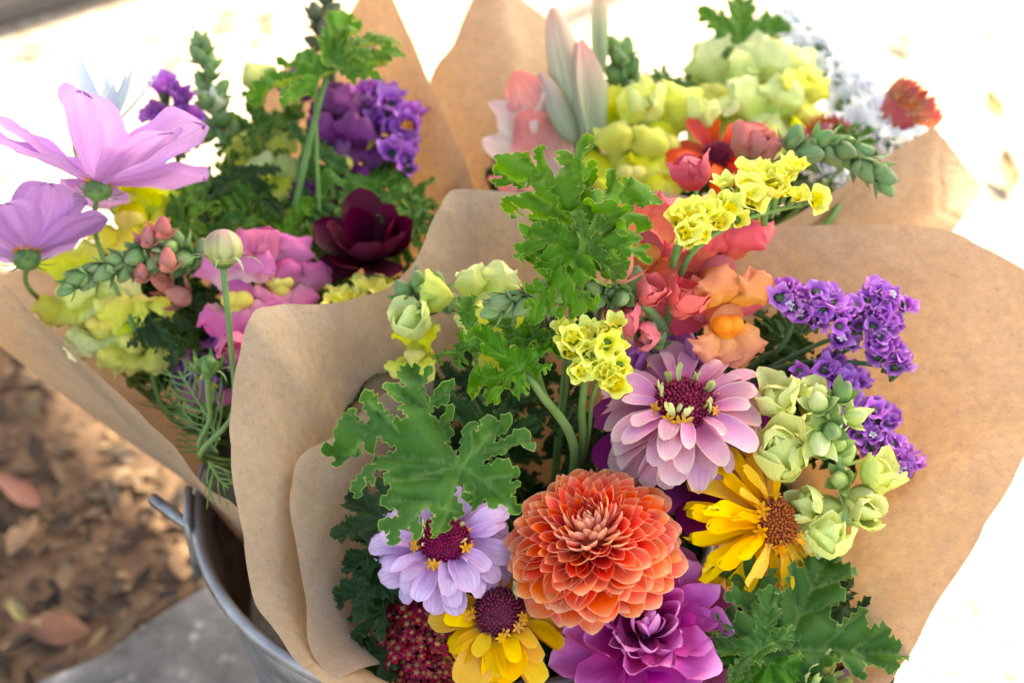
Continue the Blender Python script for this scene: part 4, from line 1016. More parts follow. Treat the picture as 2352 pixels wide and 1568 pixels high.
s4 = statice('purple statice between the lime snapdragon and the right paper wall, lower spray', [(P(1830, 850, .832), P(1890, 900, .83), 8, .006, nr_), (P(1890, 840, .83), P(1970, 900, .828), 24, .013, nr_), (P(1930, 920, .826), P(1980, 960, .824), 8, .006, nr_), (P(2000, 940, .824), P(2060, 960, .824), 6, .004, nr_), (P(1970, 970, .822), P(2100, 1075, .82), 30, .008, nr_)],
       MP_STP, M_EYEW, [([P(2080, 1075, .83), P(1980, 1030, .835), P(1900, 1010, .85), CB], (.0018, .0022)), ([P(1900, 900, .84), P(1800, 930, .86), CB], (.0014, .002))], seed=12, size=.0072, calyx=M_STEMD, eye_p=.2, eye_s=.4, H=.5, ruf=.45)
s5 = statice('purple statice floret peeping out behind the tall bright leaf', [(P(1375, 480, .82), P(1410, 545, .82), 6, .006, nr_)], MP_STP, M_EYEW, [([P(1395, 520, .83), P(1380, 700, .85), CB], (.0014, .002))], seed=14, size=.0058, calyx=M_STEMD, eye_p=.1)

# ---- coral snapdragon
MI = Matrix.Identity(4)
sn = root('snapdragon', 'coral pink snapdragon spike with orange throats, upper middle of the front bouquet', 'snapdragon', Matrix.Translation(P(1560, 700, .84)))
stem(sn, [P(1600, 430, .87), P(1590, 560, .855), P(1580, 720, .85), P(1530, 900, .86), CB], (.0015, .0024, .003))
floret(sn, P(1480, 570, .822), D(-.35, -.25, .9), D(.1, .95, .25), .027, MP_CORAL, M_PALO, 1)
floret(sn, P(1650, 625, .828), D(.35, -.35, .85), D(.1, .95, .2), .027, MP_CORAL, M_PALO, 2)
floret(sn, P(1575, 660, .838), D(-.05, -.3, .95), D(0, .95, .2), .024, MP_CORAL, M_PALO, 5)
floret(sn, P(1668, 735, .818), D(.35, -.45, .85), D(.05, .95, .2), .026, MP_CORALO, M_PALO, 3)
floret(sn, P(1740, 505, .86), D(.8, -.1, .5), D(.0, .95, .2), .015, MP_CORAL, M_PALO, 4)
for i, (x, y, d_, s, r_, u_, m) in enumerate([(1555, 720, .815, .021, .25, .6, MP_CORAL), (1480, 700, .80, .016, .2, .6, MP_CORAL), (1440, 765, .80, .018, -.1, .9, MP_CORAL), (1515, 775, .805, .014, -.9, .1, MP_CORAL), (1590, 440, .85, .022, -.15, 1, MP_CORAL)]):
    closed_floret(sn, P(x, y, d_), D(r_, u_, .5), D(0, 0, 1), s, m, 30 + i)
for i, (x, y, d_, s) in enumerate([(1455, 700, .805, .016), (1470, 790, .81, .017), (1500, 800, .82, .014)]):
    bud_at(sn, P(x, y, d_), D(.4, .7, .5), s, M_BUD, i)
# magenta-lilac snapdragon below it
MP_LILS = mat_petal('lilac_snapdragon', [(0, (.35, .08, .30)), (.6, (.58, .18, .52)), (1, (.70, .30, .64))], transl=.3)
sl_ = root('snapdragon', 'lilac pink snapdragon flowers just behind the pink zinnia', 'snapdragon', Matrix.Translation(P(1560, 820, .85)))
stem(sl_, [P(1560, 760, .86), P(1540, 900, .87), CB], (.002, .003))
floret(sl_, P(1550, 830, .838), D(-.2, .2, .9), D(0, 1, .1), .015, MP_LILS, M_PALY, 6)
closed_floret(sl_, P(1600, 850, .825), D(.3, .9, .3), D(0, 0, 1), .018, MP_LILS, 40)
closed_floret(sl_, P(1470, 860, .835), D(-.4, .7, .4), D(0, 0, 1), .017, MP_LILS, 41)

# ---- green bud spike lying across the middle
sp = root('snapdragon', 'green snapdragon bud spike lying across above the small yellow statice', 'snapdragon', Matrix.Translation(P(1440, 690, .80)))
bud_spike(sp, [P(1560, 800, .86), P(1490, 710, .815), P(1420, 672, .790), P(1320, 672, .782), P(1230, 688, .776), P(1150, 700, .772)], 22, .0195, .0125, [M_BUD], seed=2, angle=62, r=(.0034, .0016), start=.30)
bud_at(sp, P(1385, 655, .775), D(.1, .9, .3), .021, M_BUDP, 3); bud_at(sp, P(1415, 650, .78), D(.3, .8, .3), .020, M_BUDP, 5)

# ---- lime snapdragon on the right
li = root('snapdragon', 'pale lime snapdragon spike with rounded buds, right of the pink zinnia', 'snapdragon', Matrix.Translation(P(1930, 1150, .80)))
bud_spike(li, [P(1900, 1380, .84), P(1930, 1250, .815), P(1938, 1120, .80), P(1915, 1010, .785), P(1895, 930, .775)], 13, .020, .0125, [M_BUDPALE, mat_petal('lime_bud', [(0, (.25, .42, .10)), (.6, (.38, .55, .16)), (1, (.55, .66, .26))], transl=.25)], seed=5, angle=70, r=(.003, .0016), start=.35)
for i, (x, y, d_, s, r_, u_, t_) in enumerate([(1795, 960, .812, .030, -.25, .8, .5), (1850, 950, .82, .024, .3, .8, .4), (1775, 1000, .79, .019, .1, -.3, .9), (1795, 1095, .795, .035, -.05, .75, .6), (1870, 1170, .80, .022, -.6, .3, .7), (1985, 1130, .805, .028, .5, .7, .4), (1970, 1180, .785, .020, .3, .2, .9), (1900, 1265, .772, .026, -.05, .7, .7), (1845, 1190, .81, .03, .1, -.8, .3), (1840, 1010, .815, .025, .2, .3, .9)]):
    closed_floret(li, P(x, y, d_), D(r_, u_, t_), D(0, 0, 1), s * .82, MP_LIME, 50 + i % 5)
for i, (x, y, d_, s, r_, u_) in enumerate([(1880, 935, .772, .017, -.2, .4), (1925, 920, .772, .016, .2, .7), (1945, 960, .770, .016, .4, .2), (1905, 985, .768, .016, 0, -.1), (1880, 1000, .77, .019, -.1, -.4)]):
    bud_at(li, P(x, y, d_), D(r_, u_, .8), s, M_BUD if i % 2 else M_BUDPALE, i)

# ---- lemon snapdragons behind the leaves on the left of the front bouquet
le = root('snapdragon', 'lemon yellow snapdragon behind the leaves, left inside the front paper', 'snapdragon', Matrix.Translation(P(1050, 760, .86)))
stem(le, [P(1080, 640, .87), P(1090, 800, .87), CB], (.002, .003))
floret(le, P(955, 810, .845), D(-.4, .0, .9), D(0, 1, .1), .017, MP_LEMON, M_PALY, 11)
floret(le, P(1120, 700, .85), D(-.1, .1, .95), D(0, 1, .1), .020, MP_LIME, M_PALY, 12)
floret(le, P(1160, 790, .84), D(.1, -.1, .95), D(0, 1, .1), .020, MP_LEMON, M_PALY, 13)
closed_floret(le, P(1040, 690, .84), D(-.9, .3, .3), D(0, 0, 1), .02, MP_LEMON, 52)
closed_floret(le, P(960, 770, .84), D(-.3, .6, .7), D(0, 0, 1), .022, MP_LIME, 51)
for i, (x, y, s) in enumerate([(935, 690, .016), (965, 670, .016), (1000, 675, .017), (975, 720, .018), (1020, 715, .015), (950, 735, .014)]):
    bud_at(le, P(x, y, .845), D(-.3 + .2 * i, .7, .6), s, M_BUD, i)

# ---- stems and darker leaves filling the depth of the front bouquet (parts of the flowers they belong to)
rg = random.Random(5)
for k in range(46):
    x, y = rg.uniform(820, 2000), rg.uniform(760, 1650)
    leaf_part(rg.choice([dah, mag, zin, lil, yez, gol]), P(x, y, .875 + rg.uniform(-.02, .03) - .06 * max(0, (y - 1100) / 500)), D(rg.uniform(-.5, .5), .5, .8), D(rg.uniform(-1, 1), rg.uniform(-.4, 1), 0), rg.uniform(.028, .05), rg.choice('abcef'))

# ================================================================== rear bouquet colours
MP_COS = mat_petal('pink_cosmos', [(0, (.50, .10, .48)), (.25, (.58, .26, .72)), (1, (.66, .38, .84))], back=(.70, .38, .70), backmix=.9, transl=.52, vein=.16, nv=12, val=.06)
MP_PURS = mat_petal('purple_snapdragon', [(0, (.10, .01, .07)), (.5, (.24, .04, .22)), (1, (.42, .15, .36))], back=(.30, .07, .26), transl=.25, vein=.1)
MP_MAR = mat_petal('maroon_petal', [(0, (.03, .002, .006)), (.6, (.075, .004, .018)), (1, (.12, .008, .035))], back=(.09, .006, .03), transl=.22, vein=.12, rough=.42)
MP_PSN = mat_petal('pink_snapdragon', [(0, (.74, .50, .50)), (.4, (.72, .22, .44)), (1, (.74, .14, .44))], back=(.76, .22, .40), transl=.3, vein=.08)
MP_RED = mat_petal('red_zinnia', [(0, (.50, .02, .01)), (.5, (.86, .055, .01)), (1, (.92, .10, .015))], back=(.70, .12, .06), transl=.35, vein=.08, val=.08)
MP_STR = mat_petal('red_bract', [(0, (.60, .22, .05)), (.4, (.55, .05, .02)), (1, (.38, .015, .025))], transl=.2, vein=.12, rough=.3, spec=.5, val=.25)
MP_STRP = mat_petal('pink_bract', [(0, (.80, .72, .40)), (.45, (.72, .30, .30)), (1, (.34, .03, .14))], transl=.2, vein=.12, rough=.3, spec=.5, val=.2)
MP_GLB = mat_petal('gladiolus_sheath', [(0, (.36, .48, .26)), (.4, (.48, .54, .32)), (.7, (.70, .54, .40)), (1, (.88, .40, .34))], transl=.3, vein=.25, rough=.5)
MP_GLF = mat_petal('salmon_gladiolus', [(0, (.86, .74, .60)), (.4, (.84, .42, .38)), (1, (.84, .22, .18))], back=(.86, .55, .48), transl=.4, vein=.2, val=.1, hue=.02)
MP_GLW = mat_petal('cream_gladiolus', [(0, (.80, .74, .50)), (.6, (.84, .74, .64)), (1, (.84, .60, .56))], transl=.4, vein=.1)
MP_BLUE = mat_petal('pale_blue_petal', [(0, (.50, .62, .60)), (1, (.62, .76, .86))], transl=.35)
M_EYEO = mat_plain('orange_eye', (.85, .30, .02))
CL = Vector((-.125, .70, .26)); CR = Vector((.04, .76, .26))

# ================================================================== left rear bouquet
def cosmos(label, at, axis, L, spin, seed, npet=9, stem_to=None, th=(52, 74), skip=()):
    rg = random.Random(seed); rt = root('cosmos', label, 'cosmos', frame(at, axis, None, spin))
    ms = [PMesh(('cos', k), MP_COS, L=1, W=.74, b0=.20, tm=.66, p=2.3, q=1.9, nl=14, nw=16, bend=(.22 - .1 * k, -.25), cup=.45, cup1=.2, notch=.05, pleat=.03, npl=3, seed=k, ruf=.05, crum=.06, cfreq=2.0) for k in range(3)]
    for i in range(npet):
        if i in skip: continue
        part('petal', ms[i % 3], rt, pm(2 * pi * i / npet + rg.uniform(-.1, .1), radians(th[i % 2] + rg.uniform(-7, 7)), .004, 0, L * rg.uniform(.92, 1.05), rg.uniform(-.5, .5), rg.uniform(.85, 1.1)))
    V, Fc, UV = ell_vf(.0085, .0085, .007, (0, 0, -.003), 8, 14, ridge=.06, nr=8); part('calyx', mesh('calyx', V, Fc, M_SEPAL, UV), rt)
    sm = PMesh(('cosep', 0), M_SEPAL, L=1, W=.16, b0=.8, tm=.3, p=1.4, q=1, nl=7, nw=3, bend=(.3, .9), cup=.4)
    for i in range(8): part('sepal', sm, rt, pm(2 * pi * i / 8 + .2, radians(108), .006, -.006, .014 * rg.uniform(.8, 1.2), 0))
    V, Fc, UV = tuft_vf(.007, .005, 60, .004, rg); part('disc', mesh('disc', V, Fc, M_STAR, UV), rt)
    if stem_to: stem(rt, [at - axis.normalized() * .006] + stem_to, (.0016, .0017, .002))
    return rt
cosmos('large pink cosmos seen from the side at the upper left', P(225, 425, .86), D(.04, .97, -.16), .070, .3, 1, stem_to=[P(225, 560, .89), P(330, 800, .91), P(420, 980, .92), CL], th=(56, 80))
cosmos('second pink cosmos at the left edge, below the large one', P(62, 585, .87), D(-.12, .94, -.24), .050, .8, 2, stem_to=[P(60, 650, .90), P(95, 690, .94), P(200, 760, .975), CL], th=(48, 66))

def cosmos_bud(label, at, axis, s, stem_to, seed, opened=False):
    rg = random.Random(seed); rt = root('cosmos_bud', label, 'bud', frame(at, axis))
    if not opened:
        V, Fc, UV = ell_vf(s, s, s * .95, (0, 0, s * .8), 10, 32, ridge=.03, nr=8)
        part('bud', mesh('bud', V, Fc, mat_petal('cosmos_bud_skin', [(0, (.32, .42, .10)), (.5, (.50, .52, .22)), (1, (.55, .34, .32))], vein=.3, nv=16, transl=.2), UV), rt)
    else:
        V, Fc, UV = ell_vf(s * .75, s * .75, s * .8, (0, 0, s * .6), 8, 16, ridge=.04, nr=8); part('bud', mesh('bud', V, Fc, M_SEPAL, UV), rt)
        sm = PMesh(('cobs', 1), M_SEPAL, L=1, W=.3, b0=.9, tm=.3, p=1.5, q=1, nl=7, nw=3, bend=(1.0, .4), cup=.5)
        for i in range(8): part('bract', sm, rt, pm(2 * pi * i / 8, radians(75), s * .3, 0, s * 2.0 * rg.uniform(.85, 1.2)))
    V, Fc, UV = ell_vf(s * .55, s * .55, s * .35, (0, 0, s * .05), 6, 14); part('calyx', mesh('calyx', V, Fc, M_SEPAL, UV), rt)
    sm = PMesh(('cobs', 0), M_STEMP, L=1, W=.10, b0=.9, tm=.3, p=1.3, q=1, nl=9, nw=2, bend=(-1.0, -.9), a_start=.5, cup=.4)
    for i in range(8): part('sepal', sm, rt, pm(2 * pi * i / 8 + rg.uniform(-.15, .15), radians(80), s * .4, s * .05, s * 2.3 * rg.uniform(.8, 1.15), 0, 1.2))
    stem(rt, [at] + stem_to, (.0022, .0016, .002), M_STEM); return rt
cosmos_bud('round green pink cosmos bud with thin curled sepals on a long stem', P(513, 605, .83), D(.02, .98, .18), .0115, [P(515, 640, .832), P(530, 790, .838), P(535, 950, .85), P(470, 1060, .87), CL], 3)
cosmos_bud('small green spiky cosmos bud below the round one', P(478, 860, .85), D(-.02, .98, .2), .0085, [P(478, 900, .852), P(482, 960, .86), P(480, 1050, .875), CL], 4, True)

# feathery cosmos foliage
def feathery(label, path, seed, n=9, ln=.03, group='feathery cosmos leaves'):
    rg = random.Random(seed); rt = root('cosmos_leaf', label, 'leaf', Matrix.Translation(path[0]), group)
    c = catmull([tuple(q) for q in path], 40); stem(rt, path, (.0011, .0007), M_STEM, 'midrib')
    for i in range(n):
        k = int(4 + 34 * i / n); p0 = Vector(c[k]); tg = (Vector(c[k + 1]) - p0).normalized()
        for sg in (-1, 1):
            sd_ = (tg.cross(-F_)).normalized() * sg
            d = (tg * .75 + sd_ * .8 - F_ * rg.uniform(-.3, .3)).normalized(); l = ln * (1 - .5 * i / n) * rg.uniform(.7, 1.2)
            lst = [tube_vf([tuple(p0), tuple(p0 + d * l * .5 + tg * l * .08), tuple(p0 + d * l + tg * l * .25)], [.0007, .0006, .0003], 6, 5)]
            m1 = p0 + d * l * .5 + tg * l * .08
            lst.append(tube_vf([tuple(m1), tuple(m1 + tg * l * .3 + d * l * .12), tuple(m1 + tg * l * .5 + d * l * .05)], [.0006, .0005, .0003], 5, 5))
            v, f, u = merge(lst); part('leaflet', mesh('leaflet', v, f, M_STEM, u), rt, MW[rt.name].inverted())
    return rt
feathery('feathery cosmos leaf reaching left from the round bud stem', [P(505, 1010, .865), P(460, 930, .875), P(410, 850, .885)], 1, 8, .028)
feathery('feathery cosmos leaf lowest in the left bouquet by the paper edge', [P(500, 1040, .865), P(455, 985, .88), P(400, 920, .895)], 2, 8, .024)
feathery('dark feathery cosmos leaf deep behind the yellow snapdragon at left', [P(420, 960, .91), P(360, 870, .925), P(290, 780, .94)], 3, 9, .03)
feathery('feathery cosmos leaf curling at the notch between the two papers', [P(480, 1060, .85), P(500, 1095, .85), P(525, 1120, .85)], 4, 4, .02)

def snap_spike(label, base, flor, buds, closed=(), stem_pts=(), name='snapdragon', smat=None):
    rt = root(name, label, 'snapdragon', Matrix.Translation(base))
    if stem_pts: stem(rt, stem_pts, (.0016, .0022, .003), smat)
    for i, (x, y, d_, s, f_, m, pl) in enumerate(flor): floret(rt, P(x, y, d_), D(*f_), D(0, 1, .15), s, m, pl, 100 + i % 4)
    for i, (x, y, d_, s, f_, m) in enumerate(closed): closed_floret(rt, P(x, y, d_), D(*f_), D(0, 0, 1), s, m, 60 + i % 5)
    for i, (x, y, d_, s, f_, m) in enumerate(buds): bud_at(rt, P(x, y, d_), D(*f_), s, m, i)
    return rt
snap_spike('lemon yellow snapdragon under the large cosmos, upper flowers', P(310, 500, .95), [(300, 500, .93, .026, (-.1, .1, .95), MP_LEMON, M_PALY), (375, 510, .94, .022, (.5, .1, .85), MP_LEMON, M_PALY)], [], [(265, 400, .95, .02, (0, 1, .2), MP_LEMON), (330, 420, .95, .022, (.2, .9, .3), MP_LIME)], [P(300, 440, .96), P(320, 700, .96), CL])
snap_spike('lemon yellow snapdragon lowest at the left, beside the paper edge', P(190, 720, .93), [(165, 665, .925, .025, (-.2, .0, .9), MP_LEMON, M_PALY), (235, 735, .912, .026, (.1, -.1, .95), MP_LIME, M_PALY), (305, 775, .908, .023, (.3, -.1, .9), MP_LEMON, M_PALY)], [], [(360, 690, .92, .022, (.2, -.6, .6), MP_LEMON), (130, 610, .945, .02, (-.3, .7, .6), MP_LEMON)], [P(220, 640, .94), P(330, 900, .95), CL])
snap_spike('lime yellow snapdragon behind the long green leaf stalk', P(610, 430, .99), [(600, 400, .98, .026, (0, .1, .95), MP_LEMON, M_PALY), (640, 450, .975, .024, (.3, 0, .9), MP_LIME, M_PALY), (560, 460, .975, .022, (-.4, 0, .9), MP_LEMON, M_PALY)], [], [(590, 220, 1.0, .022, (.1, .9, .3), MP_LIME), (500, 260, .98, .018, (-.2, .9, .4), mat_petal('white_bud', [(0, (.5, .6, .3)), (1, (.82, .85, .7))], transl=.3))], [P(600, 300, 1.0), P(600, 600, .99), CL])
b_ = snap_spike('green snapdragon bud spike standing up at the upper left', P(480, 250, .98), [], [], [], [])
bud_spike(b_, [P(560, 420, 1.0), P(500, 300, .98), P(485, 200, .97), P(465, 110, .965)], 12, .021, .014, [M_BUD], 3, 60, (.0028, .0016), start=.25)
b_ = snap_spike('green and pink snapdragon bud spike lying to the left under the large cosmos', P(300, 600, .87), [], [], [], [])
bud_spike(b_, [P(560, 640, .92), P(460, 600, .89), P(380, 575, .875), P(280, 605, .865), P(165, 650, .855)], 22, .021, .013, [M_BUD], 4, 58, (.0032, .0016), start=.25)
for x, y, s in ((385, 625, .017), (375, 550, .016), (325, 650, .014), (340, 570, .015)): bud_at(b_, P(x, y, .865), D(.1, .8, .5), s, M_BUDP, 2)
snap_spike('magenta pink snapdragon in the left bouquet behind the round cosmos bud', P(580, 650, .92), [(545, 680, .89, .026, (.0, -.25, .95), MP_PSN, M_PALY), (640, 640, .905, .024, (.4, 0, .9), MP_PSN, M_PALY), (690, 690, .91, .022, (.5, -.1, .85), MP_PSN, M_PALY), (480, 870, .92, .02, (-.1, 0, .95), MP_PSN, M_PALY)], [(395, 665, .90, .018, (-.6, .5, .6), M_BUDP), (435, 690, .90, .02, (-.5, .3, .7), M_BUDP)],
           [(590, 620, .895, .026, (.0, .9, .3), MP_PSN), (540, 780, .89, .02, (.1, -.4, .9), MP_PSN)], [P(600, 560, .93), P(560, 800, .93), CL])
snap_spike('dusky purple snapdragon in front of the left paper peak', P(800, 320, 1.0), [(780, 370, .98, .026, (-.1, -.2, .95), MP_PURS, M_PALY), (840, 310, .99, .022, (.2, -.1, .95), MP_PURS, M_PALY), (760, 300, .99, .02, (-.4, .1, .9), MP_PURS, M_PALY), (720, 510, .97, .024, (-.1, .1, .95), MP_PURS, M_PALY)], [],
           [(715, 230, 1.0, .026, (-.6, .7, .3), MP_PURS), (800, 160, 1.0, .022, (.4, .8, .3), MP_PURS), (770, 270, .99, .022, (0, .9, .3), MP_PURS)], [P(760, 100, 1.01), P(765, 250, 1.0), P(750, 500, 1.0), CL], smat=M_STEMD)
b_ = snap_spike('dark bud spike tip against the upper left paper peak', P(745, 60, .99), [], [], [], [])
bud_spike(b_, [P(770, 250, 1.0), P(755, 130, .99), P(735, 50, .985), P(770, -20, .985)], 9, .02, .013, [mat_petal('dusky_bud', [(0, (.12, .20, .07)), (1, (.20, .17, .12))])], 6, 60, (.0026, .0014), smat=M_STEMD, start=.35)
# deep maroon flower
mr = root('maroon_flower', 'deep maroon flower with broad velvety petals in the left bouquet', 'flower', frame(P(850, 590, .935), D(.05, .62, .78)))
mm = [PMesh(('mar', k), MP_MAR, L=1, W=.72, b0=.35, tm=.55, p=2.2, q=1.7, nl=10, nw=8, bend=(.3 + .2 * k, .1), cup=.7, cup1=.5, ruf=.05, seed=k) for k in range(3)]
rg = random.Random(9)
for i in range(13): part('petal', mm[i % 3], mr, pm(i * 2.4, radians(30 + 5 * i + rg.uniform(-6, 6)), .004, 0, .040 * rg.uniform(.9, 1.1), rg.uniform(-.3, .3)))
stem(mr, [P(850, 620, .95), CL], (.0025, .003))
nL = D(.0, .5, .86)
statice('bright purple statice beside the left paper peak', [(P(870, 240, .99), P(950, 290, .985), 10, .012, nL), (P(840, 220, 1.0), P(880, 250, .99), 5, .008, nL), (P(900, 350, .98), P(950, 370, .975), 6, .008, nL)], MP_STP, M_EYEO, [([P(900, 280, .995), P(880, 420, .99), CL], (.002, .0024))], seed=21, size=.0105, calyx=M_STEMD, eye_p=.1, lob=.35)
statice('purple statice behind the large pink cosmos', [(P(345, 225, .99), P(430, 240, .99), 9, .012, nL), (P(390, 290, .985), P(440, 300, .985), 4, .01, nL)], MP_STP, M_EYEW, [([P(400, 260, 1.0), P(450, 500, 1.0), CL], (.002, .0024))], seed=22, size=.0105, calyx=M_STEMD, eye_p=.1, lob=.35)
statice('yellow statice dome peeping over the front paper edge', [(P(760, 685, .905), P(900, 665, .905), 14, .008, D(0, .85, .5))], MP_STY, M_EYEY, [([P(830, 690, .915), P(820, 800, .92), CL], (.002, .0024))], seed=23, size=.0085, eye_p=.5)
statice('small purple statice low in the left bouquet near the paper edge', [(P(430, 830, .93), P(500, 920, .92), 9, .012, nL), (P(520, 760, .92), P(520, 900, .91), 6, .008, nL)], MP_STP, M_EYEY, [([P(480, 880, .94), CL], (.002, .0024))], seed=24, size=.008, calyx=M_STEMD, eye_p=.3)
# pale blue star flower behind the cosmos
bl = root('star_flower', 'pale blue star shaped flower behind the large pink cosmos', 'flower', frame(P(240, 300, .93), D(.0, .95, .2)))
bm = PMesh(('blue', 0), MP_BLUE, L=1, W=.24, b0=.6, tm=.45, p=1.4, q=1, nl=8, nw=4, bend=(.3, .1), cup=.5)
for i in range(9): part('petal', bm, bl, pm(i * .698, radians(38 + 14 * (i % 2)), .003, 0, .044 + .006 * (i % 3), 0))
V, Fc, UV = ell_vf(.006, .006, .006); part('calyx', mesh('calyx', V, Fc, M_SEPAL, UV), bl)
stem(bl, [P(240, 320, .955), P(300, 500, .97), CL], (.0018, .002))
bud_o = root('flower_bud', 'narrow green bud beside the pale blue star flower', 'bud', Matrix.Translation(P(178, 290, .93))); bud_at(bud_o, P(178, 290, .93), D(.05, 1, .1), .016, M_BUD); stem(bud_o, [P(178, 292, .93), P(230, 450, .95), CL], (.001, .0016))
# leaves
geranium_leaf('tall geranium leaf on a long stalk against the left paper peak', P(750, 172, .93), D(-.12, .62, .72), D(-.55, .75, 0), .060, 'c', M_LEAFY, [P(725, 270, .935), P(690, 420, .945), P(666, 520, .955), P(640, 640, .965), P(600, 780, .965), CL], stemr=.0024)
geranium_leaf('upper lobe leaf leaning right on the long stalk', P(760, 150, .935), D(-.3, .5, .75), D(.72, .7, -.1), .050, 'f', M_LEAFY, [P(752, 170, .935), P(725, 270, .938), CL])
geranium_leaf('wide geranium leaf above the maroon flower in the left bouquet', P(895, 445, .965), D(.0, .72, .62), D(.05, .9, -.3), .058, 'g', M_LEAFY, [P(880, 560, .98), CL])
geranium_leaf('geranium leaf behind the bud spike, left of the long stalk', P(600, 300, .97), D(-.1, .5, .8), D(-.2, .9, 0), .035, 'd', M_LEAF, [P(620, 400, .98), CL])
geranium_leaf('geranium leaf right of the long stalk, before the purple snapdragon', P(700, 340, .965), D(.3, .4, .8), D(.8, .4, 0), .034, 'c', M_LEAF, [P(690, 450, .97), CL])
geranium_leaf('plain green leaf stretching left below the large cosmos', P(470, 450, .945), D(-.1, .7, .6), D(-.95, .25, 0), .042, 'f', M_LEAF, [P(620, 510, .96), CL])
geranium_leaf('leaf under the yellow snapdragon at the foot of the long stalk', P(570, 400, .95), D(-.2, .4, .85), D(-.1, -.8, .2), .036, 'c', M_LEAFD, [P(620, 510, .96), CL])
rg = random.Random(15); host = mr
for k in range(44):
    x = rg.uniform(60, 960); y = rg.uniform(520, 1000)
    if y > 430 + x * .85 or y < 250: continue
    leaf_part(host, P(x, y, .965 + rg.uniform(-.02, .03) - .04 * max(0, (y - 700) / 300)), D(rg.uniform(-.5, .5), .6, .7), D(rg.uniform(-1, 1), rg.uniform(-.4, 1), 0), rg.uniform(.028, .045), rg.choice('abcef'), rg.choice((M_LEAF, M_LEAF, M_LEAFY, M_LEAFD)))
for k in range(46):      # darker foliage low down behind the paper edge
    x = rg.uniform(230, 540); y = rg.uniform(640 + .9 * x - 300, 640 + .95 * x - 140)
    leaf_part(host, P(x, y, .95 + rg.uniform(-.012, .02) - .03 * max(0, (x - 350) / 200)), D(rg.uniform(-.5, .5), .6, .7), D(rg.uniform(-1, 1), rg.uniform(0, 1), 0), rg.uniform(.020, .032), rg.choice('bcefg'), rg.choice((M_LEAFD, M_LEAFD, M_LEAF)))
for k in range(16):
    x = rg.uniform(330, 1000); y = rg.uniform(300, 560)
    leaf_part(host, P(x, y, 1.02 + rg.uniform(-.02, .02)), D(rg.uniform(-.5, .5), .6, .7), D(rg.uniform(-1, 1), rg.uniform(-.4, 1), 0), rg.uniform(.028, .045), rg.choice('abcef'), rg.choice((M_LEAF, M_LEAFY)))

for x, y, d_, s, k, m in [(430, 520, .93, .034, 'g', M_LEAFY), (520, 430, .95, .036, 'b', M_LEAF), (650, 540, .94, .034, 'c', M_LEAFY), (700, 590, .925, .03, 'g', M_LEAF), (350, 740, .90, .03, 'b', M_LEAFD), (410, 780, .905, .03, 'g', M_LEAF), (480, 540, .93, .03, 'c', M_LEAF),
        (560, 520, .935, .034, 'g', M_LEAFY), (700, 470, .955, .034, 'b', M_LEAF), (620, 700, .92, .03, 'c', M_LEAFD), (450, 740, .915, .03, 'b', M_LEAFD), (830, 450, .965, .036, 'b', M_LEAFY), (960, 470, .955, .034, 'g', M_LEAF), (540, 330, .985, .036, 'b', M_LEAFY), (640, 300, .99, .034, 'g', M_LEAFY), (950, 540, .94, .03, 'c', M_LEAF)]:
    leaf_part(host, P(x, y, d_), D(rg.uniform(-.4, .4), .55, .8), D(rg.uniform(-1, 1), rg.uniform(.1, 1), 0), s, k, m)

# ================================================================== right rear bouquet
gl = root('gladiolus', 'gladiolus with salmon pink petals and grey green closed buds before the right paper peak', 'gladiolus', Matrix.Translation(P(1300, 380, .98)))
def gpet(key, mat, base, tip, W, nrm, **k):
    d = tip - base; L = d.length
    kw = dict(W=W / L, b0=.5, tm=.5, p=2, q=1.4, nl=12, nw=10, cup=1.2, cup1=.9); kw.update(k)
    x = d.normalized().cross(nrm).normalized()
    M = Matrix((x, d.normalized(), x.cross(d.normalized()))).transposed().to_4x4(); M.translation = base
    return part('petal', PMesh(('gl', key), mat, L=1, **kw), gl, MW[gl.name].inverted() @ M @ Matrix.Diagonal((L, L, L, 1)))
gb = [('sh1', P(1362, 330, .972), P(1325, 90, .970), px(105, .98), D(.5, 0, .85))]
for k, b0, t0, w, n in gb: gpet(k, MP_GLB, b0, t0, w, n, cup=1.5, cup1=1.2, p=1.8, q=1.2, bend=(.1, .05))
for k, b0, t0, w, n in [('up1', P(1378, 160, .985), P(1375, -60, .985), px(58, .98), D(0, 0, 1)), ('up2', P(1378, 160, .992), P(1375, -60, .992), px(58, .98), D(0, 0, -1))]: gpet(k, M_BUDPALE if False else MP_GLB, b0, t0, w, n, cup=1.5, cup1=1.5, tm=.4, b0=.7, p=3, q=1)
for i, (x0, y0, x1, y1, w, m, nn) in enumerate([(1260, 330, 1180, 170, 110, MP_GLF, (-.3, .2, .9)), (1280, 340, 1250, 215, 120, MP_GLW, (.1, .3, .9)), (1260, 350, 1130, 235, 90, MP_GLW, (-.2, .4, .9)), (1290, 400, 1200, 260, 150, MP_GLF, (0, .2, .95)), (1260, 400, 1110, 320, 110, MP_GLW, (-.2, .4, .9)), (1270, 420, 1120, 410, 110, MP_GLF, (-.1, .6, .8)), (1290, 430, 1190, 430, 90, MP_GLF, (0, .7, .7))]):
    gpet('f%d' % i, m, P(x0, y0, .99), P(x1, y1, .965), px(w, .97), D(*nn), cup=.5, cup1=-.2, ruf=.16, rufk=2.6, bend=(.2, -.5), b0=.3, seed=i, crum=.12, cfreq=3.0, nl=16, nw=14)
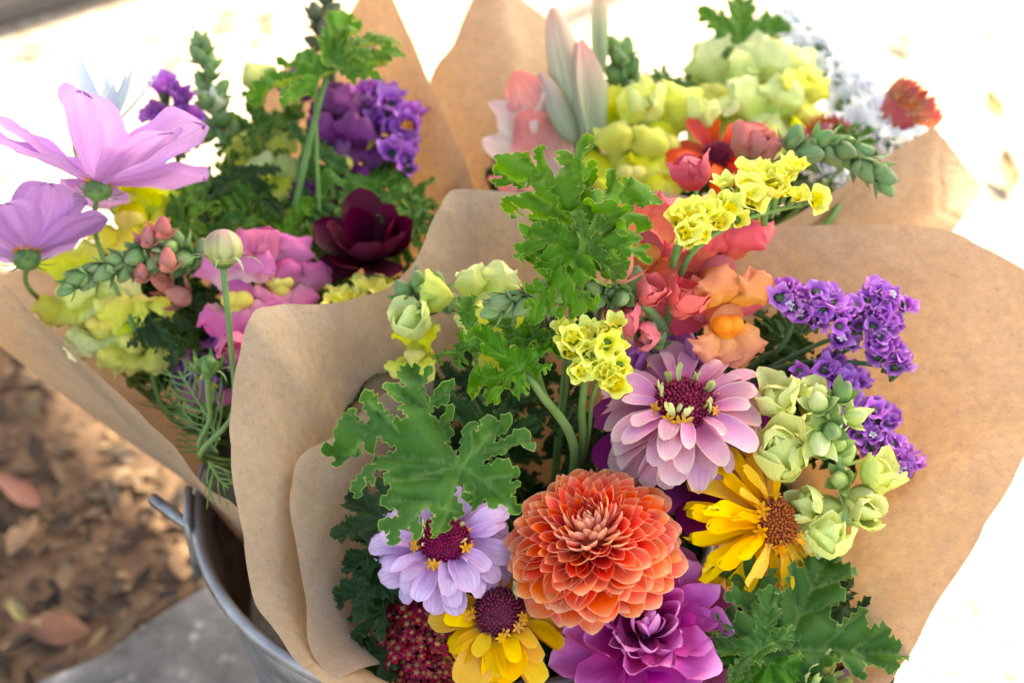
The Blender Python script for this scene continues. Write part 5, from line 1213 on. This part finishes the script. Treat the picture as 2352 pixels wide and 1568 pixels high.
for k, (b0, t0, w) in enumerate([(P(1345, 345, .985), P(1268, 15, .985), .50), (P(1345, 345, .98), P(1325, 95, .978), .5), (P(1320, 330, .975), P(1240, 165, .975), .46)]):
    V, Fc, UV = ell_vf(.13, .13, .5, (0, 0, .5), 16, 16, ridge=.05, nr=3, tip=.15)
    part('bud', mesh('bud', V, Fc, MP_GLB, UV), gl, MW[gl.name].inverted() @ frame(b0, (t0 - b0)) @ Matrix.Diagonal(((t0 - b0).length * (1 + .2 * (k == 2)),) * 2 + ((t0 - b0).length, 1)))
stem(gl, [P(1378, 60, .99), P(1370, 330, .99), P(1330, 500, .98), CR], (.003, .0035, .004))
snap_spike('lemon lime snapdragon with large pale flowers, upper right', P(1740, 220, 1.04), [(1690, 235, 1.02, .040, (-.3, .1, .9), MP_LIME, M_PALY), (1785, 235, 1.02, .038, (.3, .1, .9), MP_LIME, M_PALY), (1745, 205, 1.035, .034, (0, .4, .9), MP_LEMON, M_PALY), (1850, 260, 1.01, .026, (.6, 0, .8), MP_LEMON, M_PALY), (1755, 300, 1.0, .030, (.1, -.1, .95), MP_LIME, M_PALY), (1640, 215, 1.02, .03, (-.4, .5, .7), MP_LIME, M_PALY)], [], [], [P(1740, 150, 1.05), P(1720, 400, 1.04), CR])
snap_spike('lemon lime snapdragon beside the gladiolus bud', P(1460, 320, 1.0), [(1440, 330, .985, .033, (-.2, .1, .95), MP_LEMON, M_PALY), (1515, 325, .98, .034, (.3, -.1, .95), MP_LEMON, M_PALY), (1450, 390, .97, .026, (0, -.1, .95), MP_LEMON, M_PALY)], [], [(1480, 290, .985, .028, (-.1, .9, .4), MP_LIME), (1590, 300, .99, .024, (.3, .8, .4), MP_LIME)], [P(1470, 250, 1.0), P(1480, 450, .99), CR])
b_ = snap_spike('cluster of round green snapdragon buds right of the gladiolus', P(1440, 190, 1.02), [], [], [], [])
bud_spike(b_, [P(1460, 330, 1.02), P(1450, 230, 1.01), P(1430, 130, 1.0)], 15, .022, .017, [M_BUD], 8, 75, (.003, .002), start=.2)
zinnia('bright red zinnia with long petals in the right rear bouquet', P(1650, 360, .97), D(-.1, .6, .8), .034, MP_RED, M_CRIM2, [(8, 62, .8, .05), (9, 80, .9, 0)], seed=71, stem_to=CR, pet=dict(W=.42))
zinnia('small scarlet zinnia petals behind the pink bud, right of the red zinnia', P(1735, 330, .99), D(0, .7, .6), .02, MP_RED, M_CRIM2, [(7, 62, .9, .05)], seed=72, stem_to=CR)
def straw(label, at, axis, R, mat, seed):
    rg = random.Random(seed); rt = root('strawflower', label, 'strawflower', frame(at, axis))
    ms = [PMesh(('straw', k), mat, L=1, W=.42, b0=.6, tm=.5, p=1.7, q=1.1, nl=7, nw=5, bend=(.5 + .15 * k, .3), cup=.7, seed=k) for k in range(2)]
    n = 170
    for i in range(n):
        t = (i + .5) / n        # from the foot of the cup up to its rim
        part('bract', ms[i % 2], rt, pm(i * 2.39996, radians(36 - 24 * t + rg.uniform(-4, 4)), R * (.18 + .36 * sin(t * pi / 2)), R * (-.55 + .62 * t), R * (.30 + .06 * t), rg.uniform(-.2, .2)))
    V, Fc, UV = tuft_vf(R * .46, R * .25, 90, R * .15, rg, wid=R * .02, zoff=R * .08); part('disc', mesh('disc', V, Fc, M_STAR if seed % 2 else M_ORD, UV), rt)
    V, Fc, UV = ell_vf(R * .46, R * .46, R * .5, (0, 0, -R * .15)); part('calyx', mesh('calyx', V, Fc, mat, UV), rt)
    stem(rt, [at - axis * R * .4, at - axis * R * 1.4 - UPV * .02, CR], (.0022, .0026, .003)); return rt
straw('dark red strawflower seen from the side, furthest right', P(2088, 252, 1.02), D(.74, .64, .05), .040, MP_STR, 1)
straw('pink tipped strawflower half hidden behind the curved bud spike', P(1895, 320, 1.0), D(-.05, .80, .55), .033, MP_STRP, 2)
nW = D(.15, .55, .8)
statice('long white statice spray running down to the red strawflower', [(P(1790, 30, 1.06), P(1850, 110, 1.055), 12, .012, nW), (P(1840, 80, 1.055), P(1960, 180, 1.04), 22, .018, nW), (P(1940, 170, 1.04), P(2030, 270, 1.02), 22, .016, nW), (P(1990, 270, 1.02), P(2060, 360, 1.0), 16, .014, nW)], MP_STW, M_EYEW, [([P(1800, 60, 1.07), P(1900, 180, 1.06), P(1960, 300, 1.04), P(1850, 500, 1.0), CR], (.002, .0026, .003))], seed=31, size=.0145, calyx=M_STEM, eye_p=.3, ruf=.4, H=.45)
statice('white statice tucked behind the right paper corner', [(P(1890, 420, .985), P(1980, 390, .985), 10, .012, nW), (P(2040, 340, .995), P(2160, 310, 1.0), 8, .01, nW)], MP_STW, M_EYEW, [([P(1930, 420, .99), P(1850, 560, .97), CR], (.002, .003))], seed=32, size=.0105, calyx=M_STEM, eye_p=.3, ruf=.4, H=.45)
b_ = snap_spike('curved green snapdragon bud spike over the pink strawflower', P(1850, 350, .90), [], [], [(1705, 370, .89, .024, (.2, .8, .4), M_BUDP), (1735, 370, .885, .02, (.3, .7, .5), M_BUDP)], [])
bud_spike(b_, [P(1640, 560, .90), P(1730, 430, .89), P(1800, 365, .875), P(1880, 335, .868), P(1950, 350, .862), P(2022, 405, .858)], 13, .0225, .0165, [M_BUD], 9, 55, (.0034, .0018), start=.45)
geranium_leaf('geranium leaf standing on a thin stalk at the top right centre', P(1700, 95, 1.03), D(.0, .35, .9), D(.1, .95, 0), .042, 'e', M_LEAFY, [P(1698, 140, 1.035), P(1690, 300, 1.04), CR])
geranium_leaf('geranium leaf beside the green bud cluster, right rear bouquet', P(1530, 190, 1.02), D(.1, .7, .6), D(.5, .7, 0), .036, 'b', M_LEAF, [P(1560, 300, 1.02), CR])
geranium_leaf('slim blade leaf rising through the pink strawflower', P(1950, 330, .98), D(-.3, .3, .9), D(.3, .9, 0), .022, 'f', M_LEAF, [P(1900, 420, .98), CR])
rg = random.Random(16)
for k in range(34):
    x = rg.uniform(1120, 1960); y = rg.uniform(340, 560)
    leaf_part(gl, P(x, y, 1.03 + rg.uniform(-.03, .03)), D(rg.uniform(-.5, .5), .6, .7), D(rg.uniform(-1, 1), rg.uniform(-.4, 1), 0), rg.uniform(.028, .045), rg.choice('abcef'))
